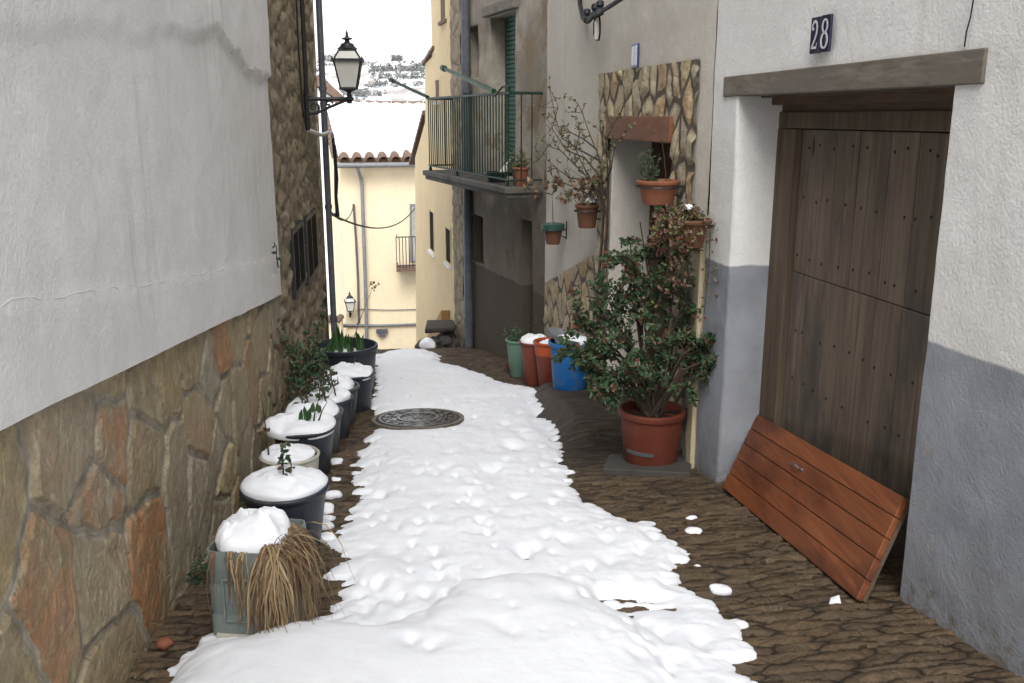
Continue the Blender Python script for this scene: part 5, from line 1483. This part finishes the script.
m.tube([p, q1, q2], [.006, .005, .003], 6); m.build('stem', M['bark'], SPR)
m = MB()
for q in (q2, q2, q1, q1, p.lerp(q1, .4), q1.lerp(q2, .5)): leaf(m, q, rvec(rgc), rvec(rgc), .04, .026)
m.build('leaves', M['leaf'], SPR)

# ------------------------------------------------------------------ RIGHT: buckets
GR = 'buckets along the foot of the cream house'
c = Vector((.80, 9.35, 0)); c.z = gz(c.x, c.y) + .02
c = Vector((.54, 8.25, 0)); c.z = gz(c.x, c.y) + .155
TB = pot('big_bucket', 'big blue plastic tub with snow on its lid', 'bucket', c, .158, .192, .45, M['blue'], GR, fill=.90, soil=False, rim=.05, rimw=.016)
m = MB(); cc = c + Vector((-.02, .0, .455))
V = []
for i in range(9):
    f = i / 8; V.append([cc + Vector((math.cos(2 * math.pi * j / 40) * .205 * f, math.sin(2 * math.pi * j / 40) * .205 * f, .03 * (1 - f) - .0 + .10 * -(math.cos(2 * math.pi * j / 40)) * f * .55 + (.05 if i == 8 else .0))) for j in range(41)])
m.grid(V); m.build('lid', M['zinc'], TB, auto=50)
snow_cap('snow_cap', cc + Vector((.02, -.05, .012)), 0.165, .13, .04, 2.2, TB, droop=.02)
c = Vector((.375, 9.10, 0)); c.z = gz(c.x, c.y) + .01
TO = pot('bucket', 'bright orange bucket with a dull stained body, touching the blue tub', 'bucket', c, .10, .145, .48, M['redpot'], GR, fill=.94, rim=.02)
m = MB(); m.lathe([(.139, .36), (.141, .38), (.150, .47), (.162, .474), (.164, .49), (.155, .497), (.140, .496), (.136, .46)], c, 40); m.build('orange_band', M['orange'], TO, auto=40)
snow_cap('snow_cap', c + Vector((.02, -.0, .45)), .125, .12, .045, 6.2, TO, droop=.01)
c = Vector((.235, 9.40, 0)); c.z = gz(c.x, c.y) + .01
TR_ = pot('bucket', 'dull red plastic pot heaped with snow, behind the orange one', 'bucket', c, .10, .15, .46, M['redpot'], GR, fill=.95, rim=.03)
snow_cap('snow_cap', c + Vector((-.0, 0, .445)), .155, .15, .075, 7.7, TR_, droop=.02)
c = Vector((.085, 9.95, 0)); c.z = gz(c.x, c.y) + .01
TG = pot('bucket', 'faded green plastic pot last in the row of buckets', 'bucket', c, .11, .15, .42, M['greenpot'], GR, fill=.9, rim=.03)
m = MB(); rg = random.Random(8)
for k in range(60): leaf(m, c + Vector((rg.gauss(-.05, .08), rg.gauss(.05, .08), .42 + abs(rg.gauss(0, .06)))), rvec(rg) + Vector((0, 0, .4)), rvec(rg), .05, .02)
m.build('foliage', M['leaf'], TG)
c = on_ground(517, 371); c.z += .012
t = thing('saucer', 'small red plastic saucer on the stones in front of the green pot', 'saucer', c)
m = MB(); m.lathe([(.09, 0), (.13, .045), (.138, .05), (.132, .05), (.09, .012)], c, 30); m.build('dish', M['redpot'], t, auto=40)

# ------------------------------------------------------------------ RIGHT: terracotta pot with the rose bush, on a slate slab
bc = Vector((.945, 5.93, 0)); bz_ = gz(bc.x, bc.y)
c = Vector((.84, 5.86, bz_ + .012))
t = thing('stone_slab', 'thin dark stone slab under the red bush pot', 'slab', c)
m = MB(); sa = R(-11)
zc = lambda x, y: gz(x, y) + .03
cr = [Vector((c.x + a * math.cos(sa) - b * math.sin(sa), c.y + a * math.sin(sa) + b * math.cos(sa), 0)) for a, b in ((-.21, -.2), (.36, -.22), (.37, .23), (-.2, .22))]
m.hexa([Vector((p.x, p.y, zc(p.x, p.y) - .06)) for p in cr] + [Vector((p.x, p.y, zc(p.x, p.y) + .012)) for p in cr]); m.build('slab', M['slate'], t, bevel=.006)
pcen = Vector((bc.x, bc.y, bz_ + .03))
RB = pot('bush_pot', 'large red pot holding the leafy dark green rose bush', 'plant pot', pcen, .178, .215, .38, M['terra'], None, fill=.86, rim=.05, rimw=.014)
m = MB(); g = []
for k in range(13):
    t_ = R(205 + k * 5.2); g.append([pcen + Vector((math.cos(t_) * r_, math.sin(t_) * r_, z_)) for r_, z_ in ((.184, .098), (.196, .100), (.196, .122), (.186, .124))])
m.grid(g); m.build('handle_strip', M['pot_grey'], RB, auto=40)
BU = thing('rose_bush', 'leafy dark green rose bush growing from the red pot by the portal', 'bush', pcen + Vector((0, 0, .32)))
rg = random.Random(101); stem = MB(); fol = MB(); red = MB()
root = pcen + Vector((0, 0, .33))
def lobe(px, py, dy, r, n, redness=.05):
    p = at(px, py, bc.y + dy); 
    mid = root.lerp(p, .5) + Vector((0, 0, .12)) + rvec(rg) * .04
    b0_ = root + Vector((rg.uniform(-.05, .05), rg.uniform(-.05, .05), 0))
    stem.tube([b0_, b0_.lerp(mid, .5) + rvec(rg) * .02, mid, p], [.013, .010, .008, .004], 6)
    for k in range(max(3, n // 26)):
        d_ = rvec(rg); st = mid.lerp(p, rg.uniform(.3, 1.0))
        pts, d2 = twig(stem, st, d_ + Vector((0, 0, .25)), r * rg.uniform(.7, 1.25), .004, rg, .5)
        for q in pts[1:]:
            for j in range(5):
                tgt = red if rg.random() < redness else fol
                dl = (rvec(rg) + Vector((0, 0, .15)) + d2 * .5).normalized()
                q2 = q + rvec(rg) * r * .16
                # compound rose leaf: three leaflets
                L = rg.uniform(.02, .054)
                nrm = (Vector((0, -.35, .8)) + rvec(rg) * .8)
                leaf(tgt, q2, dl, nrm, L, L * .62)
                if rg.random() < .6:
                    s_ = dl.cross(nrm).normalized() if dl.cross(nrm).length > .01 else Vector((1, 0, 0))
                    leaf(tgt, q2 - dl * .012, (s_ + dl * .4), nrm, L * .85, L * .52); leaf(tgt, q2 - dl * .012, (-s_ + dl * .4), nrm, L * .85, L * .52)
for a in [(640, 222, .1, .10, 60, .3), (668, 232, .15, .13, 110, .15), (622, 256, .05, .14, 110), (652, 262, -.05, .17, 150), (612, 290, -.05, .16, 140), (640, 300, -.15, .18, 170), (676, 280, .1, .17, 130), (596, 316, -.1, .14, 120),
          (620, 332, -.2, .17, 160), (655, 335, -.2, .18, 170), (686, 322, .0, .15, 100), (594, 346, -.1, .13, 100), (600, 372, -.2, .14, 130), (630, 372, -.25, .16, 150), (660, 372, -.2, .15, 140), (690, 352, -.15, .12, 70),
          (710, 345, -.3, .09, 50), (716, 366, -.3, .10, 70), (700, 378, -.3, .10, 60), (585, 330, -.05, .10, 60), (612, 392, -.25, .10, 50), (648, 392, -.2, .12, 70), (700, 262, .0, .06, 20), (588, 300, -.05, .13, 110), (575, 345, -.05, .10, 70), (630, 240, .05, .13, 90, .2), (722, 350, -.3, .08, 40), (585, 375, -.15, .11, 80), (655, 205, .12, .08, 40, .4), (640, 265, -.1, .15, 120), (578, 318, -.1, .13, 90), (572, 362, -.15, .12, 80), (588, 392, -.2, .10, 60), (720, 355, -.4, .10, 70), (712, 335, -.35, .09, 50), (705, 310, -.1, .10, 60), (600, 280, .0, .13, 90)]:
    lobe(a[0], a[1], a[2], a[3] * 1.45, int(a[4] * .86), a[5] if len(a) > 5 else .07)
stem.build('branches', M['bark'], BU); fol.build('foliage', M['leaf'], BU); red.build('new_leaves', M['leaf_red'], BU)

# ------------------------------------------------------------------ wall pots and climbing plants on the cream house
def wall_pot(label, px, py, o, r0, r1, h, mat, seed, kind):
    Y, z = RW.hit(px, py, o); c = RW.p(Y, o, z - h / 2)
    t = pot('wall_pot', label, 'wall pot', c, r0, r1, h, mat, 'pots hung on the cream house', fill=.85, rim=.03, rimw=.008)
    m = MB(); nv = Vector((RW.n[0], RW.n[1], 0))
    ring = [c + Vector((math.cos(k * math.pi / 8) * (r1 + .012), math.sin(k * math.pi / 8) * (r1 + .012), h * .72)) for k in range(17)]
    m.tube(ring, .006, 6); w0 = RW.p(Y, .0, z - h / 2 + h * .72)
    m.tube([w0, c + Vector((0, 0, h * .72)) - nv * (r1 + .01)], .008, 6); m.tube([w0 + Vector((0, 0, -.1)), w0 + Vector((0, 0, .08))], .01, 6)
    m.tube([w0 + Vector((0, 0, -.09)), c + Vector((0, 0, h * .4)) - nv * (r1 * .85)], .006, 6)
    m.build('pot_ring', M['iron'], t)
    return t, c, h
t, c, h = wall_pot('brown pot of withered geranium hung on the cream wall behind the bare climber', 587, 216, .14, .075, .10, .20, M['pot_brown'], 1, 0)
rg = random.Random(15); m = MB(); lf = MB()
for k in range(16):
    pts, d_ = twig(m, c + Vector((rg.uniform(-.05, .05), rg.uniform(-.05, .05), h * .85)), (rg.uniform(-1.0, .4), rg.uniform(-.5, .5), .8), rg.uniform(.08, .26), .004, rg, .5)
    for j in range(5): leaf(lf, pts[-1] + rvec(rg) * .04, rvec(rg), rvec(rg), .055, .045)
m.build('stems', M['bark'], t); lf.build('dry_leaves', M['leaf_dry'], t)
snow_cap('snow_patch', c + Vector((.02, -.03, h * .9 + .06)), .05, .04, .025, 1, t)
t, c, h = wall_pot('teal rimmed pot with one long brown stem, lowest and farthest of the wall pots', 553, 234, .14, .07, .105, .20, M['pot_brown'], 2, 0)
m = MB(); m.lathe([(.100, .135), (.112, .14), (.116, .2), (.110, .204), (.098, .2)], c, 32); m.build('pot_rim', M['pot_teal'], t, auto=40)
snow_cap('snow_patch', c + Vector((0, 0, h * .86)), .09, .09, .02, 4, t)
m = MB(); lf = MB()
pts, d_ = twig(m, c + Vector((0, 0, h * .85)), (-.02, 0, 1), .32, .006, rg, .1)
for k in range(5):
    p2, d2 = twig(m, pts[-1], (rg.uniform(-1, .3), rg.uniform(-.3, .3), rg.uniform(-.1, .4)), rg.uniform(.12, .3), .004, rg, .4)
    for j in range(7): leaf(lf, p2[-1] + rvec(rg) * .05, rvec(rg), rvec(rg), .06, .05)
m.build('stems', M['bark'], t); lf.build('dry_leaves', M['leaf_dry'], t)
t, c, h = wall_pot('terracotta bowl with a dark scrubby plant hung in front of the dark portal door', 658, 192, .19, .10, .135, .155, M['terra2'], 3, 0)
m = MB(); lf = MB()
for k in range(9):
    pts, d_ = twig(m, c + Vector((rg.uniform(-.08, .0), rg.uniform(-.05, .05), h * .8)), (rg.uniform(-.5, .1), rg.uniform(-.3, .3), 1), rg.uniform(.14, .24), .006, rg, .3)
    for q in pts[1:]:
        for j in range(3): leaf(lf, q + rvec(rg) * .02, rvec(rg), rvec(rg), .035, .014)
for k in range(2): twig(m, c + Vector((.05 + .02 * k, 0, h * .8)), (rg.uniform(-.1, .1), 0, 1), .36, .004, rg, .2)
m.build('stems', M['bark'], t); lf.build('foliage', M['leaf'], t)

# dry flowering plant in a wall basket above the bush
Y, z = RW.hit(689, 222, .16); c = RW.p(Y, .16, z - .15)
t = thing('flower_basket', 'wall basket of dry reddish trailing flowers above the rose bush', 'plant', c, None)
m = MB(); m.lathe(pot_profile(.09, .13, .17), c, 32); m.build('pot_body', M['pot_brown'], t, auto=40)
m = MB(); w0 = RW.p(Y, 0, z - .03); m.tube([w0, RW.p(Y, .05, z - .03)], .012, 6); m.build('hook', M['iron'], t)
m = MB(); lf = MB(); fl = MB(); gn = MB(); rg = random.Random(33)
for k in range(48):
    st = c + Vector((rg.gauss(0, .07), rg.gauss(0, .05), .16 + rg.uniform(-.02, .08)))
    nv = Vector((RW.n[0], RW.n[1], 0)); d_ = (nv * rg.uniform(-.1, .9) + Vector((RW.d[0], RW.d[1], 0)) * rg.uniform(-1, 1) + Vector((0, 0, rg.uniform(-.1, .9)))).normalized()
    L = rg.uniform(.12, .30); pts = [st]; 
    if rg.random() < .22: L = rg.uniform(.35, .6); d_ = Vector((d_.x * .3, d_.y * .3, -.2)).normalized()
    for i in range(6):
        d_ = (d_ + Vector((rg.uniform(-.15, .15), rg.uniform(-.15, .15), -.55))).normalized(); q = pts[-1] + d_ * L / 6
        pts.append(q)
    m.tube(pts, [.004, .004, .0035, .003, .003, .002, .002], 4)
    for q in pts[1:]:
        for j in range(4): leaf(lf if rg.random() < .35 else gn, q + rvec(rg) * .03, rvec(rg), rvec(rg), rg.uniform(.02, .04), .02) if rg.random() < .75 else leaf(lf, q + rvec(rg) * .03, rvec(rg), rvec(rg), rg.uniform(.02, .04), .02, 1)
    if rg.random() < .35:
        q = pts[-1]
        for j in range(10): leaf(lf, q, rvec(rg), rvec(rg), .028, .02, 1)
m.build('stems', M['bark'], t); lf.build('dry_leaves', [M['leaf_dry'], M['flower']], t); gn.build('leaves', M['leaf_lime'], t)
snow_cap('snow_patch', c + Vector((-.02, -.07, .255)), .024, .018, .003, 3, t)

# bare climbing rose
rg = random.Random(64)
bpx = [(598, 378), (597, 330), (598, 285), (602, 240), (604, 205)]
CV = thing('climbing_rose', 'bare climbing rose with thin arching twigs on the cream wall left of the portal', 'climber', W_(598, 372, .08))
st = MB(); lf = MB()
tips = []
def wpath(pts, o0, o1, r0, r1):
    P_ = [W_(x, y, o0 + (o1 - o0) * i / (len(pts) - 1)) for i, (x, y) in enumerate(pts)]
    st.tube(P_, [r0 + (r1 - r0) * i / (len(P_) - 1) for i in range(len(P_))], 6); return P_
main = wpath(bpx, .07, .09, .016, .012); main2 = wpath([(603, 378), (600, 320), (603, 270), (607, 225), (608, 190)], .06, .1, .012, .009)
arms = [[(604, 205), (602, 180), (598, 155), (590, 135), (582, 112), (578, 104)], [(604, 200), (590, 180), (575, 165), (560, 150), (548, 146), (540, 158)], [(603, 210), (592, 196), (576, 188), (562, 182), (552, 176)],
        [(608, 190), (607, 160), (606, 140), (612, 128)], [(598, 160), (580, 150), (562, 138), (556, 120), (552, 100)], [(590, 180), (570, 178), (556, 168), (545, 172)], [(602, 180), (585, 158), (566, 150), (552, 128), (558, 108)],
        [(606, 180), (611, 170), (614, 150)], [(603, 205), (598, 190), (586, 172), (576, 150), (580, 130)], [(597, 150), (585, 140), (570, 132), (560, 134)]]
for k, a_ in enumerate(arms):
    P_ = wpath(a_, .09, .22 + .04 * (k % 3), .008, .003)
    for q in P_[1:]:
        for j in range(3):
            nv = Vector((RW.n[0], RW.n[1], 0)); d_ = Vector((RW.d[0], RW.d[1], 0)) * rg.uniform(-1, 1) + Vector((0, 0, rg.uniform(-.5, 1))) + nv * rg.uniform(-.1, .5)
            pts, d2 = twig(st, q, d_, rg.uniform(.10, .26), .0032, rg, .55)
            for s_ in pts[2:]:
                if rg.random() < .5:
                    for j2 in range(2): leaf(lf, s_, rvec(rg), rvec(rg), rg.uniform(.02, .038), .018)
st.build('stems', M['bark'], CV); lf.build('leaves', M['leaf_lime'], CV)

# pots and odds and ends on the balcony
zb_ = bz + .052
for (px, r, h, mk, name, lab) in ((527, .085, .2, 'terra2', 'balcony_pot', 'orange clay pot with sprigs on the near end of the balcony'), (518, .07, .16, 'pot_teal', 'balcony_pot', 'small teal pot beside the clay pot on the balcony')):
    Y = OW.hit(px, 175, .2)[0]; c = OW.p(max(Y, BY0 + .12), .2, zb_)
    t = pot(name, lab, 'plant pot', c, r * .75, r, h, M[mk], None, fill=.9)
    m = MB(); rg = random.Random(int(px))
    for k in range(70): leaf(m, c + Vector((rg.gauss(0, .06), rg.gauss(0, .06), h + abs(rg.gauss(0, .09)))), rvec(rg) + Vector((0, 0, .5)), rvec(rg), .05, .02)
    m.build('foliage', M['leaf_lime'], t)
c = OW.p(BY0 + .75, .25, zb_)
t = pot('balcony_bowl', 'dark bowl with a pale scoop lying on the balcony floor', 'bowl', c, .10, .14, .12, M['tub'], None, fill=.5)
m = MB(); m.tube([c + Vector((.05, 0, .08)), c + Vector((.16, .02, .26))], [.05, .01], 8); m.build('scoop', M['foam_lamp'], t, auto=40)

bpy.context.view_layer.update()
